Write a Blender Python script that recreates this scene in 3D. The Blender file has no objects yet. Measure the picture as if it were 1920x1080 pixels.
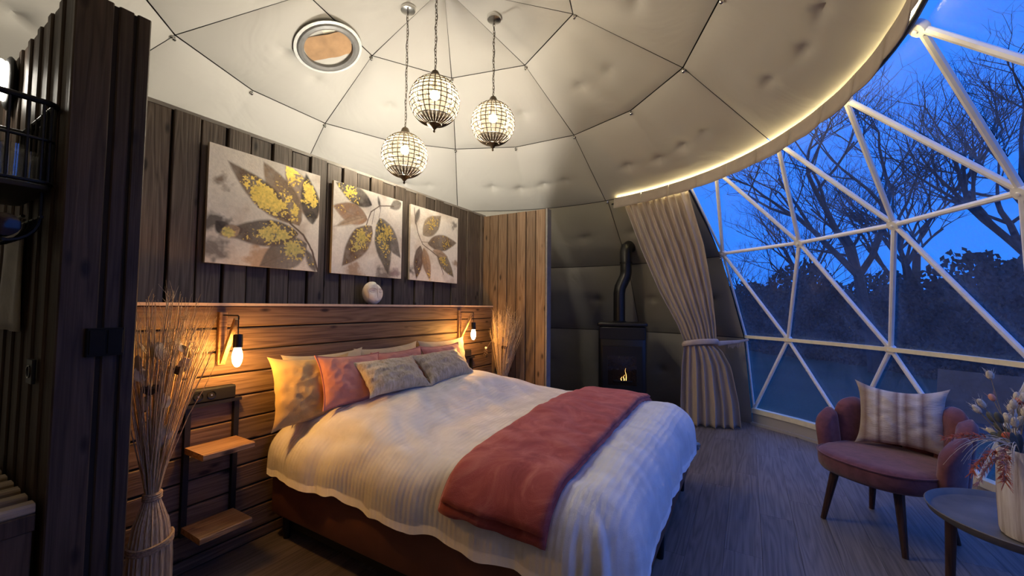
import bpy, math, random
import numpy as np
from mathutils import Vector, Matrix, noise
random.seed(7)
PI = math.pi
R = math.radians
scene = bpy.context.scene
col = scene.collection

# ------------------------------------------------------------------ camera
cam_d = bpy.data.cameras.new('camera'); cam = bpy.data.objects.new('camera', cam_d); col.objects.link(cam)
F_PX, PITCH, YAW, ROLL, EYE = 756.1, .0448, .5292, .0094, 1.4
cam_d.sensor_fit = 'HORIZONTAL'; cam_d.sensor_width = 36; cam_d.lens = F_PX/1920*36
cam_d.clip_start = .02; cam_d.clip_end = 500
fw = Vector((math.cos(YAW)*math.cos(PITCH), math.sin(YAW)*math.cos(PITCH), math.sin(PITCH)))
rt = Vector((math.sin(YAW), -math.cos(YAW), 0)); up = rt.cross(fw)
r2 = rt*math.cos(ROLL)+up*math.sin(ROLL); u2 = r2.cross(fw)
cam.matrix_world = Matrix(((r2.x, u2.x, -fw.x, 0), (r2.y, u2.y, -fw.y, 0), (r2.z, u2.z, -fw.z, EYE), (0, 0, 0, 1)))
scene.camera = cam

# ------------------------------------------------------------------ world: blue hour sky
world = bpy.data.worlds.new('dusk_sky'); scene.world = world; world.use_nodes = True
wn = world.node_tree; wn.nodes.clear()
w_out = wn.nodes.new('ShaderNodeOutputWorld'); w_bg = wn.nodes.new('ShaderNodeBackground')
w_tc = wn.nodes.new('ShaderNodeTexCoord'); w_sep = wn.nodes.new('ShaderNodeSeparateXYZ'); w_rmp = wn.nodes.new('ShaderNodeValToRGB')
wn.links.new(w_tc.outputs['Generated'], w_sep.inputs[0]); wn.links.new(w_sep.outputs['Z'], w_rmp.inputs[0])
wn.links.new(w_rmp.outputs[0], w_bg.inputs[0]); wn.links.new(w_bg.outputs[0], w_out.inputs[0])
e = w_rmp.color_ramp.elements
e[0].position = 0.0; e[0].color = (.015, .135, .62, 1)
e[1].position = 1.0; e[1].color = (.025, .118, .64, 1)
w_bg.inputs['Strength'].default_value = 1.85

# ------------------------------------------------------------------ view
vs = scene.view_settings
vs.view_transform = 'Standard'; vs.look = 'None'; vs.gamma = 1; vs.exposure = 0.2; vs.use_curve_mapping = False
scene.cycles.transparent_max_bounces = 24
scene.cycles.max_bounces = 8
scene.cycles.caustics_reflective = False; scene.cycles.caustics_refractive = False
scene.cycles.sample_clamp_indirect = 6.0

PENDANT_W = 42.0; SCONCE_W = 10.0; LED_S = 7.5

# ------------------------------------------------------------------ helpers
WM = {}
def _w(o): return WM.get(o.name, Matrix.Identity(4))

class MB:
    def __init__(s): s.v = []; s.f = []; s.c = None
    def add(s, verts, faces):
        b = len(s.v); s.v += [tuple(p) for p in verts]; s.f += [tuple(i+b for i in q) for q in faces]; return s
    def box(s, x0, y0, z0, x1, y1, z1):
        return s.add([(x0,y0,z0),(x1,y0,z0),(x1,y1,z0),(x0,y1,z0),(x0,y0,z1),(x1,y0,z1),(x1,y1,z1),(x0,y1,z1)],
                     [(0,3,2,1),(4,5,6,7),(0,1,5,4),(1,2,6,5),(2,3,7,6),(3,0,4,7)])
    def cbox(s, x0, y0, z0, x1, y1, z1, ax, c=.004):
        lo = (x0,y0,z0); hi = (x1,y1,z1); a, b = [i for i in range(3) if i != ax]
        q = [(lo[a]+c,lo[b]),(hi[a]-c,lo[b]),(hi[a],lo[b]+c),(hi[a],hi[b]-c),(hi[a]-c,hi[b]),(lo[a]+c,hi[b]),(lo[a],hi[b]-c),(lo[a],lo[b]+c)]
        vv = []
        for e_ in (lo[ax], hi[ax]):
            for p in q:
                t = [0,0,0]; t[ax] = e_; t[a] = p[0]; t[b] = p[1]; vv.append(tuple(t))
        ff = [tuple(range(7,-1,-1)), tuple(range(8,16))]+[(i,(i+1)%8,8+(i+1)%8,8+i) for i in range(8)]
        if ax == 1: ff = [f[::-1] for f in ff]
        return s.add(vv, ff)
    def tube(s, pts, r, n=8, closed=False, flat=None):
        pts = [Vector(p) for p in pts]; m = len(pts)
        rr = r if isinstance(r, (list, tuple)) else [r]*m
        vv = []; ff = []; ref = None
        for i, p in enumerate(pts):
            if closed: t = pts[(i+1) % m]-pts[i-1]
            else: t = pts[min(i+1,m-1)]-pts[max(i-1,0)]
            t = t.normalized() if t.length > 1e-9 else Vector((0,0,1))
            if ref is None:
                ref = Vector((0,0,1)) if abs(t.z) < .9 else Vector((1,0,0))
            a = (ref-t*ref.dot(t)); a = a.normalized() if a.length > 1e-6 else t.orthogonal().normalized()
            ref = a; b = t.cross(a)
            for k in range(n):
                w = 2*PI*k/n; vv.append(p+(a*math.cos(w)+b*math.sin(w)*(flat or 1))*rr[i])
        L = m if closed else m-1
        for i in range(L):
            j = (i+1) % m
            for k in range(n): ff.append((i*n+k, i*n+(k+1)%n, j*n+(k+1)%n, j*n+k))
        if not closed: ff.append(tuple(range(n-1,-1,-1))); ff.append(tuple((m-1)*n+k for k in range(n)))
        return s.add(vv, ff)
    def lathe(s, prof, c=(0,0,0), n=24, cap=True, fn=None):
        vv = []; ff = []
        for (r, z) in prof:
            for k in range(n):
                w = 2*PI*k/n; q = r*(fn(w, z) if fn else 1); vv.append((c[0]+q*math.cos(w), c[1]+q*math.sin(w), c[2]+z))
        for i in range(len(prof)-1):
            for k in range(n): ff.append((i*n+k, i*n+(k+1)%n, (i+1)*n+(k+1)%n, (i+1)*n+k))
        if cap: ff.append(tuple(range(n-1,-1,-1))); ff.append(tuple((len(prof)-1)*n+k for k in range(n)))
        return s.add(vv, ff)
    def grid(s, rows, cu=False, flip=False):
        m = len(rows); n = len(rows[0]); vv = [p for r_ in rows for p in r_]; ff = []
        for i in range(m-1):
            for k in range(n if cu else n-1):
                q = (i*n+k, i*n+(k+1)%n, (i+1)*n+(k+1)%n, (i+1)*n+k); ff.append(q[::-1] if flip else q)
        return s.add(vv, ff)
    def ell(s, c, r, nu=16, nv=10, M=None):
        rows = []
        for i in range(nv+1):
            t = -PI/2+PI*i/nv
            rows.append([Vector((r[0]*math.cos(t)*math.cos(2*PI*k/nu), r[1]*math.cos(t)*math.sin(2*PI*k/nu), r[2]*math.sin(t))) for k in range(nu)])
        if M: rows = [[M@p for p in q] for q in rows]
        c = Vector(c); return s.grid([[p+c for p in q] for q in rows], cu=True)
    def xf(s, M): s.v = [tuple(M@Vector(p)) for p in s.v]; return s
    def build(s, name, m, parent=None, local=False, ang=35, smooth=True):
        me = bpy.data.meshes.new(name)
        vv = s.v
        if parent is not None and not local:
            Mi = _w(parent).inverted(); vv = [tuple(Mi@Vector(p)) for p in vv]
        me.from_pydata(vv, [], s.f); me.update()
        if smooth:
            me.polygons.foreach_set('use_smooth', [True]*len(me.polygons))
            try: me.set_sharp_from_angle(angle=R(ang))
            except Exception: pass
        me.materials.append(m)
        o = bpy.data.objects.new(name, me); col.objects.link(o)
        if parent is not None: o.parent = parent; WM[o.name] = _w(parent).copy()
        return o

def tag(o, label=None, cat=None, group=None, kind=None):
    if label: o['label'] = label
    if cat: o['category'] = cat
    if group: o['group'] = group
    if kind: o['kind'] = kind
    return o
def thing(name, loc, label, cat, group=None, rz=0, kind=None):
    o = bpy.data.objects.new(name, None); col.objects.link(o); o.empty_display_size = .1
    o.location = loc; o.rotation_euler = (0,0,rz)
    WM[o.name] = Matrix.Translation(loc)@Matrix.Rotation(rz,4,'Z')
    return tag(o, label, cat, group, kind)
def share(src, name, parent, loc):
    o = src.copy(); col.objects.link(o); o.name = name; o.parent = parent; o.location = loc; return o
def nz(x, y=0, z=0): return noise.noise(Vector((x, y, z)))
def sphp(az, el, r): return Vector((DC[0]+r*math.cos(el)*math.cos(az), DC[1]+r*math.cos(el)*math.sin(az), r*math.sin(el)))

# ------------------------------------------------------------------ materials
def nodes(name):
    m = bpy.data.materials.new(name); m.use_nodes = True; nt = m.node_tree; nt.nodes.clear()
    out = nt.nodes.new('ShaderNodeOutputMaterial'); b = nt.nodes.new('ShaderNodeBsdfPrincipled'); nt.links.new(b.outputs[0], out.inputs[0])
    return m, nt, b, out
def nn(nt, t, **k):
    n = nt.nodes.new('ShaderNode'+t)
    for a, v in k.items():
        if a.startswith('_'): setattr(n, a[1:], v)
        else:
            key = int(a[1:]) if a[0] == 'i' and a[1:].isdigit() else a.replace('__', ' ')
            if isinstance(v, bpy.types.NodeSocket): nt.links.new(v, n.inputs[key])
            else: n.inputs[key].default_value = v
    return n
def ramp(nt, fac, stops):
    r = nt.nodes.new('ShaderNodeValToRGB'); nt.links.new(fac, r.inputs[0]); el = r.color_ramp.elements
    while len(el) < len(stops): el.new(.5)
    for q, (p, c) in zip(el, stops): q.position = p; q.color = (*c, 1)
    return r.outputs[0]
def bump(nt, b, h, strength=.3, dist=.01):
    n = nn(nt, 'Bump', Strength=strength, Distance=dist, Height=h); nt.links.new(n.outputs[0], b.inputs['Normal']); return n
def plain(name, c, rough=.5, metal=0, noise_amt=.12, scale=20, bmp=.0, sheen=0, spec=.5):
    m, nt, b, _ = nodes(name)
    tc = nn(nt, 'TexCoord'); n = nn(nt, 'TexNoise', Vector=tc.outputs['Object'], Scale=scale, Detail=4.)
    lo = tuple(x*(1-noise_amt) for x in c); hi = tuple(min(1, x*(1+noise_amt)) for x in c)
    nt.links.new(ramp(nt, n.outputs['Fac'], [(.3, lo), (.7, hi)]), b.inputs['Base Color'])
    b.inputs['Roughness'].default_value = rough; b.inputs['Metallic'].default_value = metal
    b.inputs['Specular IOR Level'].default_value = spec
    if sheen: b.inputs['Sheen Weight'].default_value = sheen; b.inputs['Sheen Roughness'].default_value = .4
    if bmp: bump(nt, b, n.outputs['Fac'], bmp, .01)
    return m
def wood(name, dark, mid, light, ax, rough=.55, scale=1., vary=.35, bmp=.35, knots=True):
    m, nt, b, _ = nodes(name)
    tc = nn(nt, 'TexCoord'); oi = nn(nt, 'ObjectInfo')
    off = nn(nt, 'VectorMath', _operation='SCALE', i0=(37., 53., 71.)); nt.links.new(oi.outputs['Random'], off.inputs['Scale'])
    pos = nn(nt, 'VectorMath', _operation='ADD', i0=tc.outputs['Object'], i1=off.outputs[0])
    s = [14*scale]*3; s[ax] = .9*scale
    mp = nn(nt, 'Mapping', Vector=pos.outputs[0], Scale=s)
    wob = nn(nt, 'TexNoise', Vector=mp.outputs[0], Scale=.55, Detail=3., Roughness=.55)
    mul = nn(nt, 'Math', _operation='MULTIPLY', i0=wob.outputs['Fac'], i1=13.)
    fr = nn(nt, 'Math', _operation='PINGPONG', i0=mul.outputs[0], i1=.5)
    s2 = [160*scale]*3; s2[ax] = 3*scale
    mp2 = nn(nt, 'Mapping', Vector=pos.outputs[0], Scale=s2)
    fine = nn(nt, 'TexNoise', Vector=mp2.outputs[0], Scale=1., Detail=3.)
    mx = nn(nt, 'Math', _operation='MULTIPLY_ADD', i0=fr.outputs[0], i1=1.1); nt.links.new(fine.outputs['Fac'], mx.inputs[2])
    sc = nn(nt, 'Math', _operation='MULTIPLY', i0=mx.outputs[0], i1=.75)
    c = ramp(nt, sc.outputs[0], [(.25, dark), (.5, mid), (.85, light)])
    if knots:
        s3 = [9.]*3; s3[ax] = 3.4
        mk = nn(nt, 'Mapping', Vector=pos.outputs[0], Scale=s3)
        vo = nn(nt, 'TexVoronoi', Vector=mk.outputs[0], Scale=1.)
        kf = ramp(nt, vo.outputs['Distance'], [(.06, (1,1,1)), (.15, (0,0,0))])
        mixk = nn(nt, 'MixRGB', Fac=kf, Color1=c, Color2=(*[x*.35 for x in dark], 1)); c = mixk.outputs[0]
    hv = nn(nt, 'HueSaturation', Color=c); va = nn(nt, 'MapRange', Value=oi.outputs['Random'], i3=1-vary, i4=1+vary)
    nt.links.new(va.outputs[0], hv.inputs['Value']); nt.links.new(hv.outputs[0], b.inputs['Base Color'])
    b.inputs['Roughness'].default_value = rough; b.inputs['Specular IOR Level'].default_value = .35
    bump(nt, b, sc.outputs[0], bmp, .004)
    return m
def fabric(name, c, rough=.85, wr=.5, wscale=9, weave=260, sheen=.25, stripes=None, c2=None, spec=.2):
    m, nt, b, _ = nodes(name); tc = nn(nt, 'TexCoord')
    n1 = nn(nt, 'TexNoise', Vector=tc.outputs['Object'], Scale=wscale, Detail=5., Distortion=.6)
    n2 = nn(nt, 'TexNoise', Vector=tc.outputs['Object'], Scale=float(weave), Detail=2.)
    lo = tuple(x*.86 for x in c); hi = tuple(min(1, x*1.1) for x in (c2 or c))
    cc = ramp(nt, n1.outputs['Fac'], [(.3, lo), (.7, hi)])
    nt.links.new(cc, b.inputs['Base Color'])
    b.inputs['Roughness'].default_value = rough; b.inputs['Specular IOR Level'].default_value = spec
    b.inputs['Sheen Weight'].default_value = sheen; b.inputs['Sheen Roughness'].default_value = .5
    h = nn(nt, 'Math', _operation='MULTIPLY_ADD', i0=n2.outputs['Fac'], i1=.12); nt.links.new(n1.outputs['Fac'], h.inputs[2])
    hh = h.outputs[0]
    if stripes:
        mp = nn(nt, 'Mapping', Vector=tc.outputs['Object'], Scale=stripes)
        sp = nn(nt, 'SeparateXYZ', Vector=mp.outputs[0]); sm = nn(nt, 'Math', _operation='ADD', i0=sp.outputs[0], i1=sp.outputs[1])
        sn = nn(nt, 'Math', _operation='SINE', i0=sm.outputs[0])
        q = nn(nt, 'Math', _operation='MULTIPLY_ADD', i0=sn.outputs[0], i1=.10); nt.links.new(hh, q.inputs[2]); hh = q.outputs[0]
    bump(nt, b, hh, wr, .02)
    return m
def emis(name, c, s):
    m, nt, b, out = nodes(name); nt.nodes.remove(b); e_ = nn(nt, 'Emission', Color=(*c, 1), Strength=s); nt.links.new(e_.outputs[0], out.inputs[0]); return m

M = {}
M['wall_v'] = wood('weathered_pine_vertical', (.048,.036,.028), (.086,.066,.051), (.125,.098,.077), 2, vary=.3)
M['wall_p'] = wood('dark_pine_partition', (.034,.021,.014), (.060,.039,.027), (.088,.060,.043), 2, vary=.2)
M['wall_h'] = wood('warm_pine_horizontal', (.085,.050,.028), (.155,.098,.058), (.22,.145,.09), 0, vary=.22)
M['wall_r'] = wood('natural_pine_vertical', (.10,.060,.035), (.165,.105,.064), (.22,.148,.095), 2, vary=.2)
M['gap'] = plain('dark_joint_backing', (.02,.015,.012), .9)
M['floor'] = wood('grey_oak_laminate', (.105,.086,.072), (.165,.138,.118), (.225,.192,.166), 0, rough=.42, vary=.16, bmp=.12, scale=.8, knots=False)
M['brace'] = wood('light_wood', (.25,.14,.06), (.42,.26,.12), (.55,.37,.19), 2, vary=.1, knots=False)
M['shelf'] = wood('acacia_shelf', (.22,.11,.045), (.40,.22,.095), (.55,.33,.16), 0, vary=.1)
M['slat'] = wood('pale_slat', (.28,.2,.12), (.42,.31,.2), (.52,.4,.27), 0, vary=.15, knots=False)
M['dleg'] = wood('walnut_leg', (.03,.014,.01), (.06,.028,.018), (.085,.04,.026), 2, vary=.1, knots=False, rough=.4)
M['black'] = plain('black_metal', (.012,.012,.013), .45, .3)
M['blackgloss'] = plain('black_glass', (.006,.006,.007), .08)
M['white_metal'] = plain('white_strut', (.90,.90,.87), .35, 0, .04)
M['cream'] = plain('cream_rail', (.90,.81,.54), .45, 0, .06)
M['chrome'] = plain('chrome', (.75,.74,.72), .18, 1, .05)
M['bronze'] = plain('aged_bronze', (.10,.075,.05), .45, .8, .3)
M['brass'] = plain('pale_ledge_trim', (.66,.50,.36), .45, 0, .08)
M['liner_back'] = plain('outer_membrane', (.05,.048,.045), .8)
M['sand'] = plain('sculpture_stone', (.80,.76,.67), .8, 0, .1, 30, .3)

def liner_mat(nm='grey_liner_fabric', c=(.42,.40,.365)):
    m, nt, b, _ = nodes(nm); tc = nn(nt, 'TexCoord')
    n1 = nn(nt, 'TexNoise', Vector=tc.outputs['Object'], Scale=1.6, Detail=3., Distortion=1.2)
    n2 = nn(nt, 'TexNoise', Vector=tc.outputs['Object'], Scale=400.)
    mu = nn(nt, 'TexMusgrave') if hasattr(bpy.types, 'ShaderNodeTexMusgrave') else None
    b.inputs['Base Color'].default_value = (*c, 1); b.inputs['Roughness'].default_value = .6
    b.inputs['Specular IOR Level'].default_value = .35
    h = nn(nt, 'Math', _operation='MULTIPLY_ADD', i0=n2.outputs['Fac'], i1=.01); nt.links.new(n1.outputs['Fac'], h.inputs[2])
    bump(nt, b, h.outputs[0], .35, .05)
    return m
M['liner'] = liner_mat(); M['liner_w'] = liner_mat('shaded_liner_fabric', (.27,.25,.21))  # lower wall lining: same fabric, weaker light there put into its darker colour

def pane_mat():
    m, nt, b, out = nodes('clear_vinyl'); nt.nodes.remove(b)
    tc = nn(nt, 'TexCoord')
    n = nn(nt, 'TexNoise', Vector=tc.outputs['Object'], Scale=3., Detail=6., Distortion=1.)
    nf = nn(nt, 'TexNoise', Vector=tc.outputs['Object'], Scale=55., Detail=3.)
    tr = nn(nt, 'BsdfTransparent', Color=(.93,.95,.96,1))
    gl = nn(nt, 'BsdfGlossy', Roughness=.12, Color=(.9,.9,.9,1))
    df = nn(nt, 'BsdfDiffuse', Color=(.75,.77,.8,1)); tl = nn(nt, 'BsdfTranslucent', Color=(.75,.77,.8,1))
    hz = nn(nt, 'MixShader', i0=.5, i1=df.outputs[0], i2=tl.outputs[0])
    bp = nn(nt, 'Bump', Strength=.25, Distance=.02, Height=n.outputs['Fac']); nt.links.new(bp.outputs[0], gl.inputs['Normal'])
    fac = nn(nt, 'MapRange', Value=nf.outputs['Fac'], i1=.3, i2=.7, i3=.08, i4=.20)
    fac2 = nn(nt, 'MapRange', Value=n.outputs['Fac'], i1=.3, i2=.75, i3=.6, i4=1.4)
    ff = nn(nt, 'Math', _operation='MULTIPLY', i0=fac.outputs[0], i1=fac2.outputs[0])
    m1 = nn(nt, 'MixShader', i0=ff.outputs[0], i1=tr.outputs[0], i2=hz.outputs[0])
    m2 = nn(nt, 'MixShader', i0=.035, i1=m1.outputs[0], i2=gl.outputs[0])
    nt.links.new(m2.outputs[0], out.inputs[0]); return m
M['pane'] = pane_mat()

def glassy(name, tint=(.95,.96,.97), gloss=.12, haze=.02, gfac=.5):
    m, nt, b, out = nodes(name); nt.nodes.remove(b)
    tr = nn(nt, 'BsdfTransparent', Color=(*tint, 1)); gl = nn(nt, 'BsdfGlossy', Roughness=.04)
    tl = nn(nt, 'BsdfTranslucent', Color=(.95,.9,.75,1)); fr = nn(nt, 'LayerWeight', Blend=.35)
    k = nn(nt, 'Math', _operation='MULTIPLY_ADD', i0=fr.outputs['Facing'], i1=gfac, i2=gloss)
    a = nn(nt, 'MixShader', i0=haze, i1=tr.outputs[0], i2=tl.outputs[0])
    c = nn(nt, 'MixShader', i0=k.outputs[0], i1=a.outputs[0], i2=gl.outputs[0]); nt.links.new(c.outputs[0], out.inputs[0]); return m
M['glass'] = glassy('drinking_glass')
M['crystal'] = glassy('crystal_bead', (.93,.92,.88), .02, .013, .12)

# ------------------------------------------------------------------ dome shell (the setting)
DC = (2.39, 2.05); DR = 4.0; LR = 3.93
WALL_TOP = 2.455
A0 = -54.6
def ringpt(az, el, step):
    q = (az-A0)/step; k = math.floor(q); f = q-k
    return sphp(R(A0+k*step), R(el), LR).lerp(sphp(R(A0+(k+1)*step), R(el), LR), f)
def radial_panel(az0, az1, el0, el1, slo, shi, bulge=.035, tuft=(), nu=16, nv=12):
    """quilted liner panel between two rings of the dome, pillowed inwards"""
    cap = el1 >= 89.9; rows = []
    wdt = R(az1-az0)*LR*math.cos(R(el0)); hgt = R(el1-el0)*LR
    for j in range(nv+1):
        t = j/nv; te = .005/hgt+(1-.01/hgt)*t; row = []
        for i in range(nu+1):
            s_ = i/nu; se = .005/wdt+(1-.01/wdt)*s_; az = az0+(az1-az0)*se
            p = ringpt(az, el0, slo).lerp(ringpt(az, el1, shi), te)
            es = min(s_*wdt, (1-s_)*wdt); et = min(t*hgt, (1-t)*hgt if not cap else 9)
            d = bulge*(1-math.exp(-es/.16))*(1-math.exp(-et/.16))
            d += .012*nz(p.x*1.3, p.y*1.3, p.z*1.3)*min(1, es/.1)*min(1, et/.1)
            for (ts, tt, w) in tuft:
                dx = (s_-ts)*wdt; dy = (t-tt)*hgt
                d -= w*.06*math.exp(-(abs(dx)/.085)**1.1)*math.exp(-(abs(dy)/.05)**1.1)
            n_ = (Vector((DC[0], DC[1], 0))-p).normalized()
            row.append(p+n_*d)
        rows.append(row)
    return MB().grid(rows, flip=True)
ceil = thing('ceiling', (DC[0], DC[1], 0), 'quilted pale grey dome lining overhead with dark seams', 'ceiling', kind='structure')
wallb = thing('wall_back', (DC[0], DC[1], 0), 'grey quilted lining of the lower dome wall behind the stove', 'wall', kind='structure')
WAZ0 = -31.65; WST = 14.72; WN = 6
random.seed(3)
for k in range(8):
    a = A0+45*k
    radial_panel(a, a+45, 74.6, 90, 45, 45, .02, [(.5,.35,.5)]).build('liner_panel', M['liner'], ceil, ang=60)
    radial_panel(a, a+45, 59.8, 74.6, 22.5, 45, .035, [(.3,.45,.9),(.62,.5,1.)], 52, 30).build('liner_panel', M['liner'], ceil, ang=60)
    radial_panel(a, a+45, 45.2, 59.8, 2.5, 22.5, .04, [(.20,.42,.6),(.36,.40,1.),(.54,.38,1.),(.74,.42,1.)], 84, 40).build('liner_panel', M['liner'], ceil, ang=60)
cuts = [WAZ0-.35, -10.2, 35, 80, 125, 170, 215, 360+WAZ0-WST*WN+.3]
for a, b in zip(cuts[:-1], cuts[1:]):
    for (e0, e1) in ((0,15.4),(15.4,30.6),(30.6,45.2)):
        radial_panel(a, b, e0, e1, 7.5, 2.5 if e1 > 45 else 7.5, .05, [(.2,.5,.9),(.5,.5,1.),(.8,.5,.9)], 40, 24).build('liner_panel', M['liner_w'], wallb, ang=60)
# outer membrane behind the seams
mb = MB(); rows = []
for j in range(25):
    el = R(45.6+44.3*j/24); rows.append([sphp(R(15*k), el, 4.03) for k in range(24)])
mb.grid(rows, cu=True, flip=True).build('outer_membrane', M['liner_back'], ceil)
mb = MB(); rows = []
for j in range(13):
    el = R(45.6*j/12); rows.append([sphp(R(WAZ0+1.2+(cuts[-1]-WAZ0-2)*k/40), el, 4.04) for k in range(41)])
mb.grid(rows, flip=True).build('outer_membrane', M['liner_back'], wallb)
# chrome hooks at the seam nodes
hk = None
def hook(az, el, par):
    global hk
    p = sphp(R(az), R(el), LR-.005); n_ = (Vector((DC[0], DC[1], 0))-p).normalized()
    rot = n_.to_track_quat('Z','Y').to_matrix().to_4x4()
    if hk is None:
        m_ = MB().lathe([(.016,0),(.016,.004),(.007,.006),(.007,.016),(.013,.020),(.014,.026),(.008,.031)], n=10)
        hk = m_.build('liner_hook', M['chrome'], None); o = hk
    else: o = hk.copy(); col.objects.link(o); o.name = 'liner_hook'
    o.parent = par; o.matrix_local = _w(par).inverted()@Matrix.Translation(p)@rot
for k in range(8): hook(A0+45*k, 74.3, ceil)
for k in range(16): hook(A0+22.5*k, 59.5, ceil)
for az, el in ((-10.2,45.0),(35,45.),(-10.2,30.4),(-31.9,30.3),(12,30.4)): hook(az, el, wallb)

# round roof vent with brown paper behind it
tv = .80; vp = ringpt(101, 59.8, 22.5).lerp(ringpt(101, 74.6, 45), tv)
vn = (ringpt(96, 59.8, 22.5)-ringpt(96, 74.6, 45)).cross(ringpt(90, 74.6, 45)-ringpt(110, 74.6, 45)).normalized()
if vn.z > 0: vn = -vn
vp = vp+vn*.05; VM = Matrix.Translation(vp)@vn.to_track_quat('Z','Y').to_matrix().to_4x4()
vent = thing('roof_vent', tuple(vp), 'round clear porthole in the ceiling backed with crumpled brown paper', 'vent')
MB().lathe([(.205,-.05),(.25,-.05),(.262,.0),(.25,.014),(.225,.018),(.205,.008),(.205,-.05)], n=40, cap=False).xf(VM).build('rim', plain('vent_rim', (.16,.155,.15), .4), vent)
MB().lathe([(.262,-.005),(.285,-.004),(.286,.0),(.262,.004)], n=40, cap=False).xf(VM).build('clear_flange', plain('vent_flange', (.62,.62,.60), .3), vent)
MB().lathe([(.001,-.03),(.21,-.03)], n=40, cap=False).xf(VM).build('backing', plain('vent_back', (.62,.58,.48), .6), vent)
rows = []
for j in range(13):
    row = []
    for i in range(17):
        a_ = -.21+.42*i/16; b_ = -.115+.25*j/12
        if a_*a_+b_*b_ > .2**2: a_ *= math.sqrt(max(.04-b_*b_, 1e-4))/abs(a_) if abs(a_) > 1e-6 else 1
        row.append((a_, b_, -.016+.012*nz(a_*14, b_*14, 3)))
    rows.append(row)
MB().grid(rows).xf(VM@Matrix.Rotation(R(-28+90),4,'Z')).build('brown_paper', plain('brown_paper', (.34,.20,.10), .8, 0, .2, 9), vent)

# floor
floor = thing('floor', (DC[0], DC[1], 0), 'grey brown laminate plank floor', 'floor', kind='structure')
MB().lathe([(4.06,-.06),(4.06,-.012)], (DC[0],DC[1],0), 48).build('subfloor', M['gap'], floor)
random.seed(11); y = -1.95
while y < 3.2:
    y1 = y+.19; ym = max(abs(y-DC[1]), abs(y1-DC[1])); half = math.sqrt(max(4.02**2-ym*ym, .01))
    xa, xb = DC[0]-half, DC[0]+half; x = xa-random.random()*1.2
    while x < xb:
        x1 = x+1.29
        l, r_ = max(x, xa), min(x1, xb)
        if r_-l > .02: MB().cbox(l+.0005, y+.0005, -.012, r_-.0005, y1-.0005, 0, 0, .0008).build('floor_plank', M['floor'], floor)
        x = x1
    y = y1
MB().box(DC[0]-3.5, 3.2, -.012, DC[0]+3.5, 5.2, -.001).build('floor_beyond', M['gap'], floor)

# headboard wall: vertical boards above, horizontal boards below, ledge between
WX0, WX1, WY = .58, 3.90, 2.685
wall_h = thing('wall_head', (WX0, WY, 0), 'dark weathered board wall behind the bed', 'wall', kind='structure')
MB().box(WX0, WY+.025, 0, WX1+.06, WY+.06, WALL_TOP-.01).build('wall_backing', M['gap'], wall_h)
x = 1.186-.133*5; k = 0
random.seed(5)
while x < WX1-.02:
    xa, xb = max(x+.005, WX0), min(x+.128, WX1)
    pr_ = .012*(k % 2)+random.uniform(-.002,.002)
    if xb-xa > .015: MB().cbox(xa, WY-pr_, 1.36, xb, WY+.026, WALL_TOP+random.uniform(-.003,.003), 2, .004).build('vertical_board', M['wall_v'], wall_h)
    x += .133; k += 1
MB().box(WX0, WY-.004, WALL_TOP-.004, WX1+.05, WY+.06, WALL_TOP+.018).build('cap_strip', plain('grey_cap', (.22,.2,.18), .6), wall_h)
HY = 2.54
zj = [1.388,1.262,1.13,1.0,.868,.735,.60,.467,.335,.20,.067,0]
MB().box(WX0, HY+.022, 0, WX1, WY+.02, 1.38).build('headboard_core', M['gap'], wall_h)
for za, zb in zip(zj[1:], zj[:-1]):
    MB().cbox(WX0, HY, za+.004, WX1, HY+.024, zb-.004, 0, .006).build('horizontal_board', M['wall_h'], wall_h)
MB().box(WX0, HY-.006, 1.388, WX1, WY, 1.400).build('ledge', M['wall_h'], wall_h)
MB().box(WX0, HY-.012, 1.386, WX1, HY-.005, 1.402).build('ledge_trim', M['brass'], wall_h)
# return wall beside the stove
wall_r = thing('wall_right', (WX1, 1.86, 0), 'short natural pine partition at right of the bed', 'wall', kind='structure')
MB().box(WX1+.022, 1.90, 0, WX1+.075, WY, WALL_TOP-.012).build('wall_backing', M['gap'], wall_r)
y = 1.87
random.seed(8)
while y < WY-.01:
    y1 = min(y+.118, WY)
    MB().cbox(WX1+random.uniform(0,.006), y+.003, 0, WX1+.024, y1-.003, WALL_TOP-.004, 2, .004).build('vertical_board', M['wall_r'], wall_r)
    MB().cbox(WX1+.07, y+.003, 0, WX1+.09, y1-.003, WALL_TOP-.004, 2, .004).build('vertical_board', M['wall_r'], wall_r)
    y += .121
MB().cbox(WX1-.004, 1.845, 0, WX1+.094, 1.868, WALL_TOP, 2, .004).build('end_trim', plain('grey_edge_trim', (.20,.19,.18), .5), wall_r)
# unseen partition added behind the return wall to block the washroom lamp's light
wall_w = thing('wall_light_block', (3.98, 2.70, 0), 'unseen added board partition blocking washroom light behind the pine partition', 'wall', kind='structure')
pa, pb = Vector((3.985, 2.75, 0)), Vector((6.05, 3.04, 0)); pd = (pb-pa).normalized(); pn = Vector((-pd.y, pd.x, 0)); L_ = (pb-pa).length; nb_ = 16
for k in range(nb_):
    a_ = pa+pd*(L_*k/nb_+.003); b_ = pa+pd*(L_*(k+1)/nb_-.003)
    vv = [a_, b_, b_+pn*.05, a_+pn*.05]; hv = Vector((0,0,WALL_TOP-.004 if k < 12 else 2.0))
    MB().add(vv+[p+hv for p in vv], [(3,2,1,0),(4,5,6,7),(0,1,5,4),(1,2,6,5),(2,3,7,6),(3,0,4,7)]).build('vertical_board', M['wall_v'], wall_w)
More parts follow.
